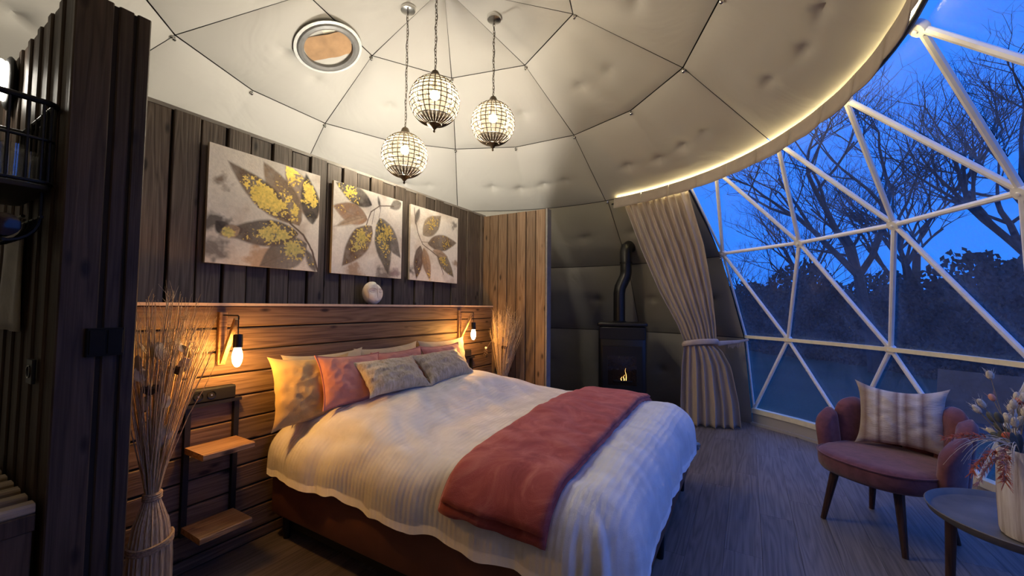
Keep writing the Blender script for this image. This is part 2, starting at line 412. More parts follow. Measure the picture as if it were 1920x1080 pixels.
# partition on the left
wall_l = thing('wall_left', (.385, 1.92, 0), 'dark brown board partition at left, nearest the camera', 'wall', kind='structure')
MB().box(.395, 1.924, 0, .57, 3.5, WALL_TOP-.003).build('wall_backing', M['gap'], wall_l)
for xa, xb, yy in ((.383,.478,1.915),(.492,.533,1.918),(.541,.580,1.915)):
    MB().cbox(xa, yy, 0, xb, 1.945, WALL_TOP, 2, .004).build('vertical_board', M['wall_p'], wall_l)
y = 1.947; k = 0
while y < 3.45:
    MB().cbox(.385-(.007 if k % 2 else 0), y, 0, .408, y+(.05 if k % 2 else .085), WALL_TOP, 2, .005).build('vertical_board', M['wall_p'], wall_l)
    y += .054 if k % 2 else .089; k += 1
y = 1.947
while y < 2.68:
    MB().cbox(.558, y, 0, .580, min(y+.12, 2.69), WALL_TOP, 2, .004).build('vertical_board', M['wall_p'], wall_l); y += .124

# ------------------------------------------------------------------ window: struts, panes, rails
win = thing('window_1', (DC[0], DC[1], 0), 'triangulated clear dome window with white metal struts', 'window', kind='structure')
elB, elP, elQ = math.asin(1.06/4), math.asin(2.04/4), math.asin(2.82/4)
elC = math.asin(.17/4)
def Cn(k): return sphp(R(WAZ0-WST*k), elC, DR)
def Pn(k): return sphp(R(WAZ0-WST*k), elP, DR)
def Bn(k): return sphp(R(WAZ0-WST*(k+.5)), elB, DR)
def Qn(k): return sphp(R(WAZ0-WST*(k+.5)), elQ, DR)
def strut(a, b, r=.019): MB().tube([a, b], r, 8).build('strut', M['white_metal'], win)
def pane(a, b, c):
    cen = Vector((DC[0], DC[1], 0)); o = [p+(p-cen).normalized()*.025 for p in (a, b, c)]
    g = (o[0]+o[1]+o[2])/3; o = [g+(p-g)*.985 for p in o]
    MB().add(o, [(0,1,2)]).build('pane', M['pane'], win)
B0 = sphp(R(WAZ0), elB, DR); Q0 = sphp(R(WAZ0), elQ, DR)
BE = sphp(R(WAZ0-WST*WN), elB, DR); QE = sphp(R(WAZ0-WST*WN), elQ, DR)
for k in range(WN):
    strut(Cn(k), Bn(k)); strut(Cn(k+1), Bn(k)); strut(Bn(k), Pn(k)); strut(Bn(k), Pn(k+1)); strut(Pn(k), Pn(k+1))
    strut(Pn(k), Qn(k)); strut(Pn(k+1), Qn(k))
    pane(Cn(k), Cn(k+1), Bn(k)); pane(Bn(k), Pn(k+1), Pn(k)); pane(Pn(k), Pn(k+1), Qn(k))
    nb = Bn(k+1) if k < WN-1 else BE; nq = Qn(k+1) if k < WN-1 else QE
    pane(Bn(k), Cn(k+1), nb); pane(Bn(k), nb, Pn(k+1)); pane(Qn(k), Pn(k+1), nq)
    if k == 0: pane(Cn(0), Bn(0), B0); pane(B0, Bn(0), Pn(0)); pane(Q0, Pn(0), Qn(0))
strut(Cn(0), B0, .014); strut(B0, Pn(0), .014); strut(Pn(0), Q0, .014); strut(Cn(WN), BE); strut(BE, Pn(WN)); strut(Pn(WN), QE)
hub = None
for k in range(WN+1):
    for f_ in ((Pn,) if k == WN else (Pn, Bn, Qn)):
        p = f_(k); n_ = (p-Vector((DC[0], DC[1], 0))).normalized()
        mt = Matrix.Translation(p)@n_.to_track_quat('Z','Y').to_matrix().to_4x4()
        if hub is None: hub = MB().lathe([(.005,-.032),(.012,-.03),(.012,-.024),(.042,-.022),(.045,-.016),(.045,.012),(.03,.016)], n=12).build('hub', M['white_metal'], None); o = hub
        else: o = hub.copy(); col.objects.link(o); o.name = 'hub'
        o.parent = win; o.matrix_local = _w(win).inverted()@mt
def ring_bar(name, el, r0, r1, z0, z1, m, az0=WAZ0, az1=WAZ0-WST*WN, step=WST/2, par=None):
    n = round((az0-az1)/step); rc = math.cos(el)
    rows = []
    for i in range(n+1):
        a = R(az0+(az1-az0)*i/n); c_, s_ = math.cos(a), math.sin(a)
        rows.append([(DC[0]+q*c_, DC[1]+q*s_, z) for q, z in ((r0,z0),(r1,z0),(r1,z1),(r0,z1))])
    mb = MB().grid(rows, cu=True); mb.f += [(0,1,2,3), tuple(4*n+i for i in (3,2,1,0))]
    return mb.build(name, m, par or win)
rB = math.cos(elB)*4; rC = math.cos(elC)*4
ring_bar('belt_rail', elB, rB-.03, rB+.01, 1.04, 1.075, M['cream'])
ring_bar('base_rail', elC, rC-.05, rC+.02, .135, .19, M['cream'])
ring_bar('skirt', elC, rC-.035, rC+.01, .0, .14, M['liner'])
ring_bar('skirt_piping', elC, rC-.075, rC-.03, .0, .03, M['liner'])
# valance band + led strip
val = thing('curtain_valance', (DC[0], DC[1], 2.68), 'long taupe fabric valance curving along the window top', 'valance')
mval = fabric('taupe_valance', (.42,.36,.31), wr=.25, wscale=5)
vr = 2.66; az = -13.2; k = 0; random.seed(21)
while az > -150:
    w = 8.0; rows = []
    for j in range(5):
        row = []
        for i in range(7):
            a = R(az-(w-.12)*i/6); zz = 2.645+.13*j/4+(.006*nz(k*3.1, i*.7) if j == 0 else 0)
            rr = vr+.02*j/4+.016*math.sin(PI*i/6)*(1-j/5)-.004
            row.append((DC[0]+rr*math.cos(a), DC[1]+rr*math.sin(a), zz))
        rows.append(row)
    o = MB().grid(rows).build('valance_panel', mval, val); sm = o.modifiers.new('thickness','SOLIDIFY'); sm.thickness = .006
    az -= w; k += 1
def arc(r, z, a0, a1, n): return [(DC[0]+r*math.cos(R(a0+(a1-a0)*i/n)), DC[1]+r*math.sin(R(a0+(a1-a0)*i/n)), z) for i in range(n+1)]
rail = tag(MB().tube(arc(2.72, 2.715, -12, -150, 48), .012, 6).build('curtain_rail', M['black']), 'thin dark curved curtain rail behind the valance', 'rail')
led = tag(MB().tube(arc(2.735, 2.782, -13.2, -150, 60), .007, 6).build('led_strip', emis('warm_led', (1,.80,.40), LED_S*4)), 'warm glowing light strip hidden above the valance', 'light strip')

# ------------------------------------------------------------------ bed
bed = thing('bed', (1.41, .41, 0), 'large boxspring bed with cognac brown base by the board wall', 'bed')
BX0, BX1, BY0, BY1 = 1.41, 3.42, .41, 2.49
def rbox(x0,y0,z0,x1,y1,z1,r=.03,n=4):
    prof = [(0,z0)]; rows = []
    outline = []
    for cx_, cy_, a0 in ((x1-r,y1-r,0),(x0+r,y1-r,90),(x0+r,y0+r,180),(x1-r,y0+r,270)):
        for i in range(n+1): outline.append((cx_, cy_, R(a0+90*i/n)))
    def ringp(off, z): return [(cx_+(r-off)*math.cos(a), cy_+(r-off)*math.sin(a), z) for cx_, cy_, a in outline]
    e_ = min(r*.7, (z1-z0)*.3)
    for off, z in ((e_,z0),(e_*.3,z0+e_*.3),(0,z0+e_),(0,z1-e_),(e_*.3,z1-e_*.3),(e_,z1)): rows.append(ringp(off, z))
    mb = MB().grid(rows, cu=True); m_ = len(outline)
    mb.f += [tuple(range(m_-1,-1,-1)), tuple(5*m_+i for i in range(m_))]; return mb
m_cog = fabric('cognac_leatherette', (.19,.072,.042), .5, .1, 6, 120, 0, spec=.4)
rbox(BX0,BY0,.15,BX1,BY1,.41,.025).build('box_base', m_cog, bed)
rbox(BX0+.06,BY0+.06,.41,BX1-.06,BY1,.585,.07).build('mattress', fabric('mattress_ticking', (.6,.55,.5)), bed)
MB().box(BX0+.07,BY0+.09,.06,BX1-.07,BY1-.03,.152).build('plinth', M['black'], bed)
lm = None
for (lx, ly) in ((BX0+.06,BY0+.05),(2.43,BY0+.035),(BX1-.03,BY0+.05),(BX0+.06,BY1-.08),(BX1-.08,BY1-.08)):
    MB().lathe([(.018,0),(.02,.01),(.027,.152)], (lx,ly,0), 12).build('leg', M['black'], bed)

# duvet ---------------------------------------------------------------
DX0, DX1, DY0, DYH = 1.57, 3.27, .56, 2.47; DRAD = .20; DZ = .675
def crown(X, Y):
    a = min(max((X-DX0)/(DX1-DX0), 0), 1); b = min(max((Y-DY0)/(DYH-DY0), 0), 1)
    c = .045*math.sin(PI*a)**.6*(.5+.5*math.sin(PI*min(b*1.2,1)))
    q = min(max((Y-1.45)/.5, 0), 1); q = q*q*(3-2*q); e_ = min(1, min(X-1.47, 3.37-X)/.45) if 1.47 < X < 3.37 else 0
    c += .125*q*max(e_, 0)**.6*(1+.12*math.sin(X*5.2))
    return c
def duvet_raw(X, Y, extra=0., wr=1.):
    cx = min(max(X, DX0), DX1); cy = max(Y, DY0)
    dx, dy = X-cx, Y-cy; d = math.hypot(dx, dy); rr = DRAD+extra
    z = DZ+extra+crown(X if X < DX0 else cx, cy)
    if d < 1e-7: o = 0; drop = 0; ux = uy = 0
    else:
        ux, uy = dx/d, dy/d; a = min(d/DRAD, PI/2*.97); o = rr*math.sin(a); drop = rr*(1-math.cos(a))
        rest = max(d-DRAD*PI/2*.97, 0); drop += rest*.985; o += rest*.06
    if wr:
        per = cy*abs(ux)+cx*abs(uy)
        edge = min(1, d/.25)
        fold = (.030*nz(per*5.0+3*ux, 1.7, d)+.010*nz(per*12, 4.2, d*2))*edge*wr
        o += fold
        z += wr*(.016*nz(X*3.1, Y*3.1, 5)+.010*nz(X*8, Y*5, 2)+.016*abs(nz(X*2.2+Y*2.5, X*7-Y*4, 9))*(1-.6*edge))
        if ux < -.3 and d < .5: z += wr*.016*nz(Y*9+X*4, X*1.5, 7)*min(1, d/.1)
    return Vector((cx+ux*o, cy+uy*o, z-drop))
def hemd(ang_l, per):  # how far the duvet hangs on
    return .365+.02*nz(per*4, ang_l*2.)+.012*nz(per*11, 2)
duv_rows = []
NX, NY = 150, 130
Xs = np.linspace(DX0-.46, DX1+.46, NX); Ys = np.linspace(DY0-.50, DYH, NY)
for Y in Ys:
    row = []
    for X in Xs:
        cx = min(max(X, DX0), DX1); cy = max(Y, DY0); dx, dy = X-cx, Y-cy; d = math.hypot(dx, dy)
        h = hemd(math.atan2(dy, dx) if d else 0, cy*abs(dx)/(d+1e-9)+cx*abs(dy)/(d+1e-9))
        if dy < 0 and abs(dy) > abs(dx): h += .05
        if d > h: dx *= h/d; dy *= h/d
        row.append(duvet_raw(cx+dx, cy+dy))
    duv_rows.append(row)
m_duv = fabric('white_satin_duvet', (.83,.82,.80), .6, .35, 7, 300, .15, stripes=(0,230,0), spec=.3)
du = MB().grid(duv_rows).build('duvet', m_duv, ang=180)
tag(du, 'thick white duvet spread over the bed', 'duvet')
sm = du.modifiers.new('thickness','SOLIDIFY'); sm.thickness = .035; sm.offset = -1

# throw -----------------------------------------------------------------
thr = thing('throw_blanket', (2.4, .88, .7), 'dusty pink velvet throw folded across the foot of the bed', 'throw')
def velvet():
    m, nt, b, _ = nodes('dusty_pink_velvet'); tc = nn(nt, 'TexCoord')
    n1 = nn(nt, 'TexNoise', Vector=tc.outputs['Object'], Scale=5., Detail=6., Distortion=1.5, Roughness=.6)
    n2 = nn(nt, 'TexNoise', Vector=tc.outputs['Object'], Scale=350., Detail=2.)
    nt.links.new(ramp(nt, n1.outputs['Fac'], [(.32, (.30,.062,.060)), (.5, (.42,.10,.092)), (.68, (.56,.18,.15))]), b.inputs['Base Color'])
    b.inputs['Roughness'].default_value = .8; b.inputs['Sheen Weight'].default_value = .5; b.inputs['Sheen Roughness'].default_value = .35
    b.inputs['Sheen Tint'].default_value = (1,.6,.55,1); b.inputs['Specular IOR Level'].default_value = .15
    h = nn(nt, 'Math', _operation='MULTIPLY_ADD', i0=n2.outputs['Fac'], i1=.25); nt.links.new(n1.outputs['Fac'], h.inputs[2]); bump(nt, b, h.outputs[0], .35, .02)
    return m
mv = velvet()
for lay, (xa, xb, ya, yb, off, th) in enumerate(((1.30,3.40,.655,1.175,.030,.020),(1.335,3.36,.665,1.165,.055,.022))):
    rows = []
    for j in range(34):
        t = j/33; row = []
        for i in range(110):
            s_ = i/109; X = xa+(xb-xa)*s_+.012*nz(t*5, lay*3.)*(1 if s_ < .5 else -1); Y = ya+(yb-ya)*t
            Y += .02*math.sin(X*2.2+1)-.012*lay*(1-s_)+.01*nz(X*3, lay)
            eo = off+.004*nz(X*6, Y*6, lay)+.003*nz(X*14, Y*9, 3)
            edge = min(t, 1-t)*.52; eo -= .014*math.exp(-edge/.012)
            row.append(duvet_raw(X, Y, eo, .75))
        rows.append(row)
    o = MB().grid(rows).build('folded_layer', mv, thr, ang=180); sm = o.modifiers.new('thickness','SOLIDIFY'); sm.thickness = th; sm.offset = -1

# pillows -----------------------------------------------------------------
def pillow(name, w, h, t, c, lean, rz, roll, m, label, cat, seed, group=None, ear=.05, sag=.0, piping=None, stripes=None):
    """c = centre of bottom edge; lean back in degrees from upright; rz heading"""
    Mx = Matrix.Translation(c)@Matrix.Rotation(R(rz),4,'Z')@Matrix.Rotation(R(-lean),4,'X')@Matrix.Rotation(R(roll),4,'Y')
    root = thing(name, c, label, cat, group)
    n = 34
    def surf(u, v, sgn):
        au, av = abs(u), abs(v)
        X = u*w/2*(1-.10*(1-av**2)*0-.07*(1-av**2.)*au**3+ear*au**6*av**6)
        Z = h/2+v*h/2*(1-.09*(1-au**2.)*av**3+ear*au**6*av**6)
        prof = max(0, (1-au**2.6))*max(0, (1-av**2.6)); q = prof**.55
        yy = sgn*t/2*q
        crease = .10*t*nz(u*3.3+seed, v*3.3, sgn*2.)*q+.05*t*nz(u*9+seed, v*7, sgn)*q
        side = .05*t*math.sin(v*14+seed)*math.exp(-(1-au)/.12)*min(1, q*3)
        Z -= sag*(1-au**2)*(v+1)/2*h
        return Vector((X, yy+(crease+side)*sgn, Z))
    for sgn, nm in ((-1,'front_cover'),(1,'back_cover')):
        rows = [[surf(-1+2*i/n, -1+2*j/n, sgn) for i in range(n+1)] for j in range(n+1)]
        o = MB().grid(rows, flip=(sgn > 0)).xf(Mx).build(nm, m, root, ang=180)
        uv = o.data.uv_layers.new(name='weave'); vi = np.empty(len(o.data.loops), np.int32); o.data.loops.foreach_get('vertex_index', vi)
        uv.data.foreach_set('uv', np.stack([(vi % (n+1))/n, (vi//(n+1))/n], 1).astype(np.float32).ravel())
    if piping:
        loop = [surf(-1+2*i/n,-1,1) for i in range(n)]+[surf(1,-1+2*i/n,1) for i in range(n)]+[surf(1-2*i/n,1,1) for i in range(n)]+[surf(-1,1-2*i/n,1) for i in range(n)]
        MB().tube(loop, .006, 6, closed=True).xf(Mx).build('piping', piping, o)
    return root
m_must = fabric('ochre_linen', (.52,.36,.15), wr=.45, wscale=8)
m_bei = fabric('beige_linen', (.52,.43,.29), wr=.4, wscale=8)
m_pink = fabric('salmon_cotton', (.60,.26,.21), wr=.4, wscale=9); m_pinkp = fabric('salmon_piping', (.50,.2,.16))
def crushed():
    m, nt, b, _ = nodes('crushed_gold_grey_velvet'); tc = nn(nt, 'TexCoord')
    mp = nn(nt, 'Mapping', Vector=tc.outputs['Object'], Scale=(16,16,5)); n1 = nn(nt, 'TexNoise', Vector=mp.outputs[0], Scale=2.2, Detail=8., Roughness=.7)
    mp2 = nn(nt, 'Mapping', Vector=tc.outputs['Object'], Scale=(60,60,9)); n2 = nn(nt, 'TexNoise', Vector=mp2.outputs[0], Scale=1.5, Detail=4.)
    mm = nn(nt, 'Math', _operation='MULTIPLY_ADD', i0=n2.outputs['Fac'], i1=.5); nt.links.new(n1.outputs['Fac'], mm.inputs[2])
    nt.links.new(ramp(nt, mm.outputs[0], [(.5, (.22,.155,.075)), (.68, (.46,.365,.22)), (.9, (.62,.53,.39))]), b.inputs['Base Color'])
    b.inputs['Roughness'].default_value = .5; b.inputs['Sheen Weight'].default_value = .4; bump(nt, b, mm.outputs[0], .3, .01); return m
m_cru = crushed()
G = 'pillows piled at the head of the bed'
pillow('pillow', .58, .40, .15, (1.74,2.395,.685), 12, 0, 0, m_bei, 'plain beige pillow against the wall, mostly hidden behind the ochre one', 'pillow', 1.3, G)
pillow('pillow', .62, .40, .15, (2.30,2.40,.685), 12, 0, -1, m_bei, 'plain beige pillow in the middle of the back row', 'pillow', 2.7, G)
pillow('pillow', .62, .40, .15, (2.95,2.40,.69), 11, 0, 0, m_bei, 'beige pillow of the back row below the right wall lamp', 'pillow', 4.1, G)
pillow('pillow', .48, .40, .16, (1.545,2.27,.685), 16, -6, 2, m_must, 'large ochre linen pillow at the left end of the pile', 'pillow', 5.9, G, ear=.07)
pillow('cushion', .43, .32, .14, (1.74,2.14,.775), 24, -6, 2, m_pink, 'salmon pink cushion with piped edge, leftmost of the pink three', 'cushion', 7.2, G, piping=m_pinkp)
pillow('cushion', .48, .30, .12, (2.24,2.20,.775), 22, 0, -1, m_pink, 'salmon pink cushion between the two other pink ones', 'cushion', 8.8, G, piping=m_pinkp)
pillow('cushion', .48, .30, .12, (2.74,2.21,.775), 22, 0, 0, m_pink, 'salmon pink cushion farthest right of the pink three', 'cushion', 9.9, G, piping=m_pinkp)
pillow('lumbar_cushion', .50, .27, .13, (1.975,1.985,.835), 46, -2, 1, m_cru, 'oblong crushed gold and grey cushion at front left', 'cushion', 11.1, G, ear=.1)
pillow('lumbar_cushion', .54, .27, .13, (2.52,1.985,.835), 46, 1, -1, m_cru, 'oblong crushed gold and grey cushion at front right', 'cushion', 12.6, G, ear=.1)

# ------------------------------------------------------------------ canvases
def vnoise(rng, n, cells):
    g = rng.random((cells+2, cells+2)); t = np.linspace(0, cells, n); i = np.minimum(t.astype(int), cells-1); f = t-i; f = f*f*(3-2*f)
    a = g[i][:, i]; b = g[i][:, i+1]; c = g[i+1][:, i]; d = g[i+1][:, i+1]; fx = f[None, :]; fy = f[:, None]
    return (a*(1-fx)+b*fx)*(1-fy)+(c*(1-fx)+d*fx)*fy
def fbm(rng, n, c0, o=4):
    s = 0; w = 1; tot = 0
    for k in range(o): s = s+w*vnoise(rng, n, c0*2**k); tot += w; w *= .55
    return s/tot
def canvas_mat():
    m, nt, b, _ = nodes('painted_canvas')
    at = nn(nt, 'VertexColor', _layer_name='paint'); g = nn(nt, 'VertexColor', _layer_name='gilt')
    nt.links.new(at.outputs[0], b.inputs['Base Color']); sp = nn(nt, 'SeparateColor', i0=g.outputs[0])
    mt = nn(nt, 'Math', _operation='MULTIPLY', i0=sp.outputs[0], i1=.75); nt.links.new(mt.outputs[0], b.inputs['Metallic'])
    ro = nn(nt, 'MapRange', Value=sp.outputs[0], i3=.7, i4=.38); nt.links.new(ro.outputs[0], b.inputs['Roughness'])
    tc = nn(nt, 'TexCoord'); n = nn(nt, 'TexNoise', Vector=tc.outputs['Object'], Scale=120., Detail=3.); bump(nt, b, n.outputs['Fac'], .25, .003)
    return m
m_can = canvas_mat(); m_side = plain('canvas_edge', (.55,.48,.38), .8)
DK, BR, TN, GR, CR = (.045,.032,.026), (.16,.095,.055), (.42,.29,.19), (.17,.145,.125), (.74,.68,.60)
def paint(seed, leaves, stems, blots):
    n = 230; rng = np.random.default_rng(seed); u, v = np.meshgrid(np.linspace(0,1,n), np.linspace(0,1,n))
    b1 = fbm(rng, n, 2)[..., None]; b2 = fbm(rng, n, 5)[..., None]; fn_ = fbm(rng, n, 16, 3); ff = fbm(rng, n, 60, 2)
    img = np.array(CR)*(.75+.45*b1)+np.array((.05,.02,-.02))*(b2-.5)*1.2
    img = img*(1-.45*np.clip((b2-.52)*3.5,0,1))+np.array((.30,.19,.12))*.45*np.clip((b2-.52)*3.5,0,1)
    gold = np.zeros((n, n))
    for (x, y, r_, c) in blots:
        d = np.hypot(u-x, v-y)+.16*(fn_-.5); a = np.clip((r_-d)/.07, 0, 1)[..., None]*.85; img = img*(1-a)+np.array(c)*a
    wu = u+.03*(b2[..., 0]-.5); wv = v+.03*(b1[..., 0]-.5)
    for (x0,y0,x1,y1,wd,c,gl,gx) in leaves:
        dx, dy = x1-x0, y1-y0; L = math.hypot(dx, dy); s = ((wu-x0)*dx+(wv-y0)*dy)/L/L; t = ((wu-x0)*-dy+(wv-y0)*dx)/L
        pr_ = wd*np.sin(PI*np.clip(s,0,1)**.8)**.9; inside = pr_-np.abs(t)
        a = np.clip(inside/.022, 0, 1)*((s > 0) & (s < 1))*(.72+.4*fn_).clip(0, 1)
        shade = .65+.7*np.clip(t/wd*.5+.5, 0, 1)*.8+.5*(fn_-.5)
        vein = np.exp(-(np.abs(t)/.007)**2)*.5+.22*(np.sin((s*L-np.abs(t)*.8)*95) > .8)
        cc = np.array(c)*shade[..., None]*(1-.5*vein[..., None])
        ed = np.exp(-(inside/.010)**2)[..., None]*.6*(a > 0)[..., None]
        cc = cc*(1-ed)+np.array(DK)*ed
        img = img*(1-a[..., None])+cc*a[..., None]
        if gl > 0:
            gm = np.exp(-((s-gx)/.26)**2)*np.exp(-(t/(wd*.75))**2)*a
            flake = np.clip((gm*gl+1.0*(ff-.5)+.7*(fn_-.5)-.42)*6, 0, 1)*(a > .3); gold = np.maximum(gold, flake)
        else: gold = gold*(1-a)
    for pts, wd in stems:
        for (p, q) in zip(pts[:-1], pts[1:]):
            dx, dy = q[0]-p[0], q[1]-p[1]; L = math.hypot(dx, dy); s = np.clip(((wu-p[0])*dx+(wv-p[1])*dy)/L/L, 0, 1)
            d = np.hypot(wu-p[0]-s*dx, wv-p[1]-s*dy); a = np.clip((wd-d)/.006, 0, 1)[..., None]; img = img*(1-a)+np.array((.12,.08,.055))*a
    img = img*(1-gold[..., None])+np.array((.83,.60,.13))*gold[..., None]*(.8+.4*ff[..., None])
    return np.clip(img*(.9+.2*ff[..., None]), 0, 1), gold
def canvas(x0, z0, s, seed, leaves, stems, blots, label):
    yf = 2.648; root = thing('canvas_painting', (x0+s/2, WY, z0), label, 'painting', 'three leaf canvases above the headboard')
    MB().box(x0, yf+.001, z0, x0+s, WY-.016, z0+s).build('stretcher', m_side, root)
    img, gold = paint(seed, leaves, stems, blots); n = img.shape[0]
    rows = [[(x0+s*i/(n-1), yf, z0+s*j/(n-1)) for i in range(n)] for j in range(n)]
    o = MB().grid(rows).build('painted_face', m_can, root, ang=180); me = o.data
    for nm, arr in (('paint', img), ('gilt', np.repeat(gold[..., None], 3, 2))):
        ca = me.color_attributes.new(nm, 'FLOAT_COLOR', 'POINT'); q = np.ones((n*n, 4), np.float32); q[:, :3] = arr.reshape(-1, 3); ca.data.foreach_set('color', q.ravel())
SZ = .693; ZB = 1.632
canvas(1.083, ZB, SZ, 4, [(.98,.0,.86,.24,.06,GR,.3,.5),(.98,.55,.62,1.02,.16,TN,.9,.85),(.80,.44,.42,.98,.15,(.30,.20,.12),.55,.3),(.93,.48,.84,1.0,.11,DK,1.25,.6),
    (.72,.45,.12,.90,.13,BR,1.5,.42),(.88,.28,.42,.0,.16,GR,.85,.3),(.80,.36,.10,.26,.135,(.11,.075,.055),1.05,.35),(.16,.27,.06,.36,.07,DK,0,.5),(.26,.32,.09,.24,.07,TN,1.3,.6)],
    [([(.70,.45),(.84,.36),(.93,.22),(1.,.02)],.012),([(.40,.54),(.72,.46)],.012)], [(.04,.35,.12,DK),(.06,.12,.12,GR),(.45,.08,.16,(.5,.33,.2)),(.1,.7,.07,BR)],
    'leftmost leaf canvas, with the most gold leaf, above the headboard')
canvas(1.886, ZB, SZ, 9, [(.52,.84,.0,.98,.12,DK,.8,.6),(.46,.66,-.02,.72,.13,(.33,.18,.10),.5,.95),(.45,.70,.0,.50,.05,TN,0,.5),(.52,.60,.12,.08,.15,BR,.85,.35),
    (.62,.72,.99,.26,.13,GR,.75,.3),(.62,.70,.80,.02,.13,(.12,.10,.075),.75,.4),(.98,.98,.78,.86,.07,GR,0,.5),(.60,.98,.63,.80,.03,DK,0,.5)],
    [([(.44,.60),(.50,.76),(.62,.86),(.85,.90)],.009),([(.52,.62),(.55,.80)],.006),([(.62,.72),(.64,.86)],.006)], [(.72,.02,.14,GR),(.9,.06,.08,(.3,.2,.19)),(.3,.05,.12,(.4,.26,.16))],
    'middle leaf canvas with one upright grey leaf, above the stone face')
canvas(2.683, ZB, SZ, 15, [(.16,.98,.09,.72,.05,GR,0,.5),(.24,.62,.62,.98,.14,(.27,.20,.13),.5,.5),(.34,.52,.98,.62,.13,(.15,.10,.065),.4,.5),(.52,.46,.93,.08,.11,(.20,.15,.085),.6,.4),
    (.20,.48,.12,.0,.10,(.10,.05,.03),.3,.8),(.26,.46,.40,.0,.09,(.34,.2,.11),.3,.8),(.44,.43,.78,.38,.06,TN,0,.5)],
    [([(.06,.96),(.14,.64),(.24,.50),(.42,.42),(.56,.36),(.68,.12)],.009),([(.22,.53),(.42,.54)],.006)], [(.92,.88,.09,GR),(.95,.3,.08,(.33,.22,.13)),(.05,.1,.08,DK)],
    'rightmost and farthest leaf canvas, with brown narrow leaves')

# ------------------------------------------------------------------ stone face on the ledge
fc = thing('face_sculpture', (2.226, 2.60, 1.402), 'small cream stone face ornament on the ledge above the bed', 'ornament')
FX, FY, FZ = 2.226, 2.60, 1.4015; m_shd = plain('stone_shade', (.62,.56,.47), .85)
def front(x, z):   # front surface of the oval slab; the left half stands proud of the right
    q = min(1, (x/.094)**2+((z-.092)/.092)**2); d = .046*(1-q**3)**.5
    d += (.006 if x < .012 else -.004)*(1 if q < .93 else 0)
    d += .010*math.exp(-((x+.035)/.03)**2-((z-.06)/.03)**2)-.008*math.exp(-((x+.04)/.03)**2-((z-.105)/.014)**2)-.007*math.exp(-((x-.05)/.022)**2-((z-.105)/.014)**2)
    return FY-d
rows = []; nr, na = 26, 64
for k in range(nr+1):
    q = math.sin(PI/2*k/nr)
    rows.append([(FX+.094*q*math.cos(2*PI*i/na), front(.094*q*math.cos(2*PI*i/na), .092+.092*q*math.sin(2*PI*i/na)), FZ+max(0, .092+.092*q*math.sin(2*PI*i/na)-(.012 if math.cos(2*PI*i/na) > .08 and math.sin(2*PI*i/na) > .3 else 0)*q)) for i in range(na)])
for k in range(nr-1, -1, -1):
    q = math.sin(PI/2*k/nr)
    rows.append([(FX+.094*q*math.cos(2*PI*i/na), FY+.03*(1-q**4)**.5, FZ+max(0, .092+.092*q*math.sin(2*PI*i/na)-(.012 if math.cos(2*PI*i/na) > .08 and math.sin(2*PI*i/na) > .3 else 0)*q)) for i in range(na)])
MB().grid(rows, cu=True).build('head', M['sand'], fc, ang=45)
def ridge(nm, pts, r_, m): MB().tube([(FX+x, front(x, z)-r_*.35, FZ+z) for x, z in pts], [r_*.5]+[r_]*(len(pts)-2)+[r_*.5], 7).build(nm, m, fc)
ridge('nose', [(.012,.150),(.013,.12),(.014,.09),(.016,.065),(.012,.052)], .007, M['sand'])
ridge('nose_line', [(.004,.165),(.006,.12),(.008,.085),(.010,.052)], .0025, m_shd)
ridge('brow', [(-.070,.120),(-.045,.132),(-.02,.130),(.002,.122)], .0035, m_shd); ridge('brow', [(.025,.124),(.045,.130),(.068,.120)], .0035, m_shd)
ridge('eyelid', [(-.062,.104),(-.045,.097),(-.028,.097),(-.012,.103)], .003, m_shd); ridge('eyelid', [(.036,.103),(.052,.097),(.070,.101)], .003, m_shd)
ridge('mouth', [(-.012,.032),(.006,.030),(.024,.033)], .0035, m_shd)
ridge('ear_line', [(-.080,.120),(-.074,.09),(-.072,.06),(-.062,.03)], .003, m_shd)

# ------------------------------------------------------------------ sconces
m_fil = emis('filament_glow', (1,.47,.10), SCONCE_W/(PI*.0125))
def sconce(x, label):
    root = thing('wall_sconce', (x, HY, 1.06), label, 'wall lamp', 'wooden bracket lamps on the headboard')
    MB().cbox(x-.02, HY-.028, 1.062, x+.02, HY, 1.352, 2, .003).build('back_plate', M['shelf'], root)
    MB().tube([(x,HY-.01,1.335),(x,HY-.18,1.335),(x,HY-.187,1.33),(x,HY-.188,1.315)], .004, 6).build('arm', M['black'], root)
    a = Vector((x, HY-.168, 1.318)); b = Vector((x, HY-.03, 1.075)); d = (b-a).normalized(); s_ = Vector((1,0,0)); n_ = d.cross(s_)
    vv = [p+s_*i*.011+n_*j*.011 for p in (a, b) for i, j in ((-1,-1),(1,-1),(1,1),(-1,1))]
    MB().add(vv, [(0,1,2,3),(7,6,5,4),(0,4,5,1),(1,5,6,2),(2,6,7,3),(3,7,4,0)]).build('brace', M['brace'], root)
    yb = HY-.188
    MB().tube([(x,yb,1.32),(x,yb,1.23)], .003, 5).build('cable', M['black'], root)
    sk_ = MB().lathe([(.006,.072),(.021,.07),(.023,.06),(.023,.002),(.02,0)][::-1], (x,yb,1.165), 14).build('socket', M['black'], root)
    bl = [(.003,0),(.012,.005),(.020,.022),(.0245,.045),(.0245,.06),(.021,.08),(.016,.097),(.014,.105)]
    MB().lathe(bl, (x,yb,1.063), 16).build('bulb', m_fil, sk_)
sconce(1.13, 'glowing wooden bracket lamp above the left bedside shelf')
sconce(3.273, 'glowing wooden bracket lamp beside the right grass sheaf')

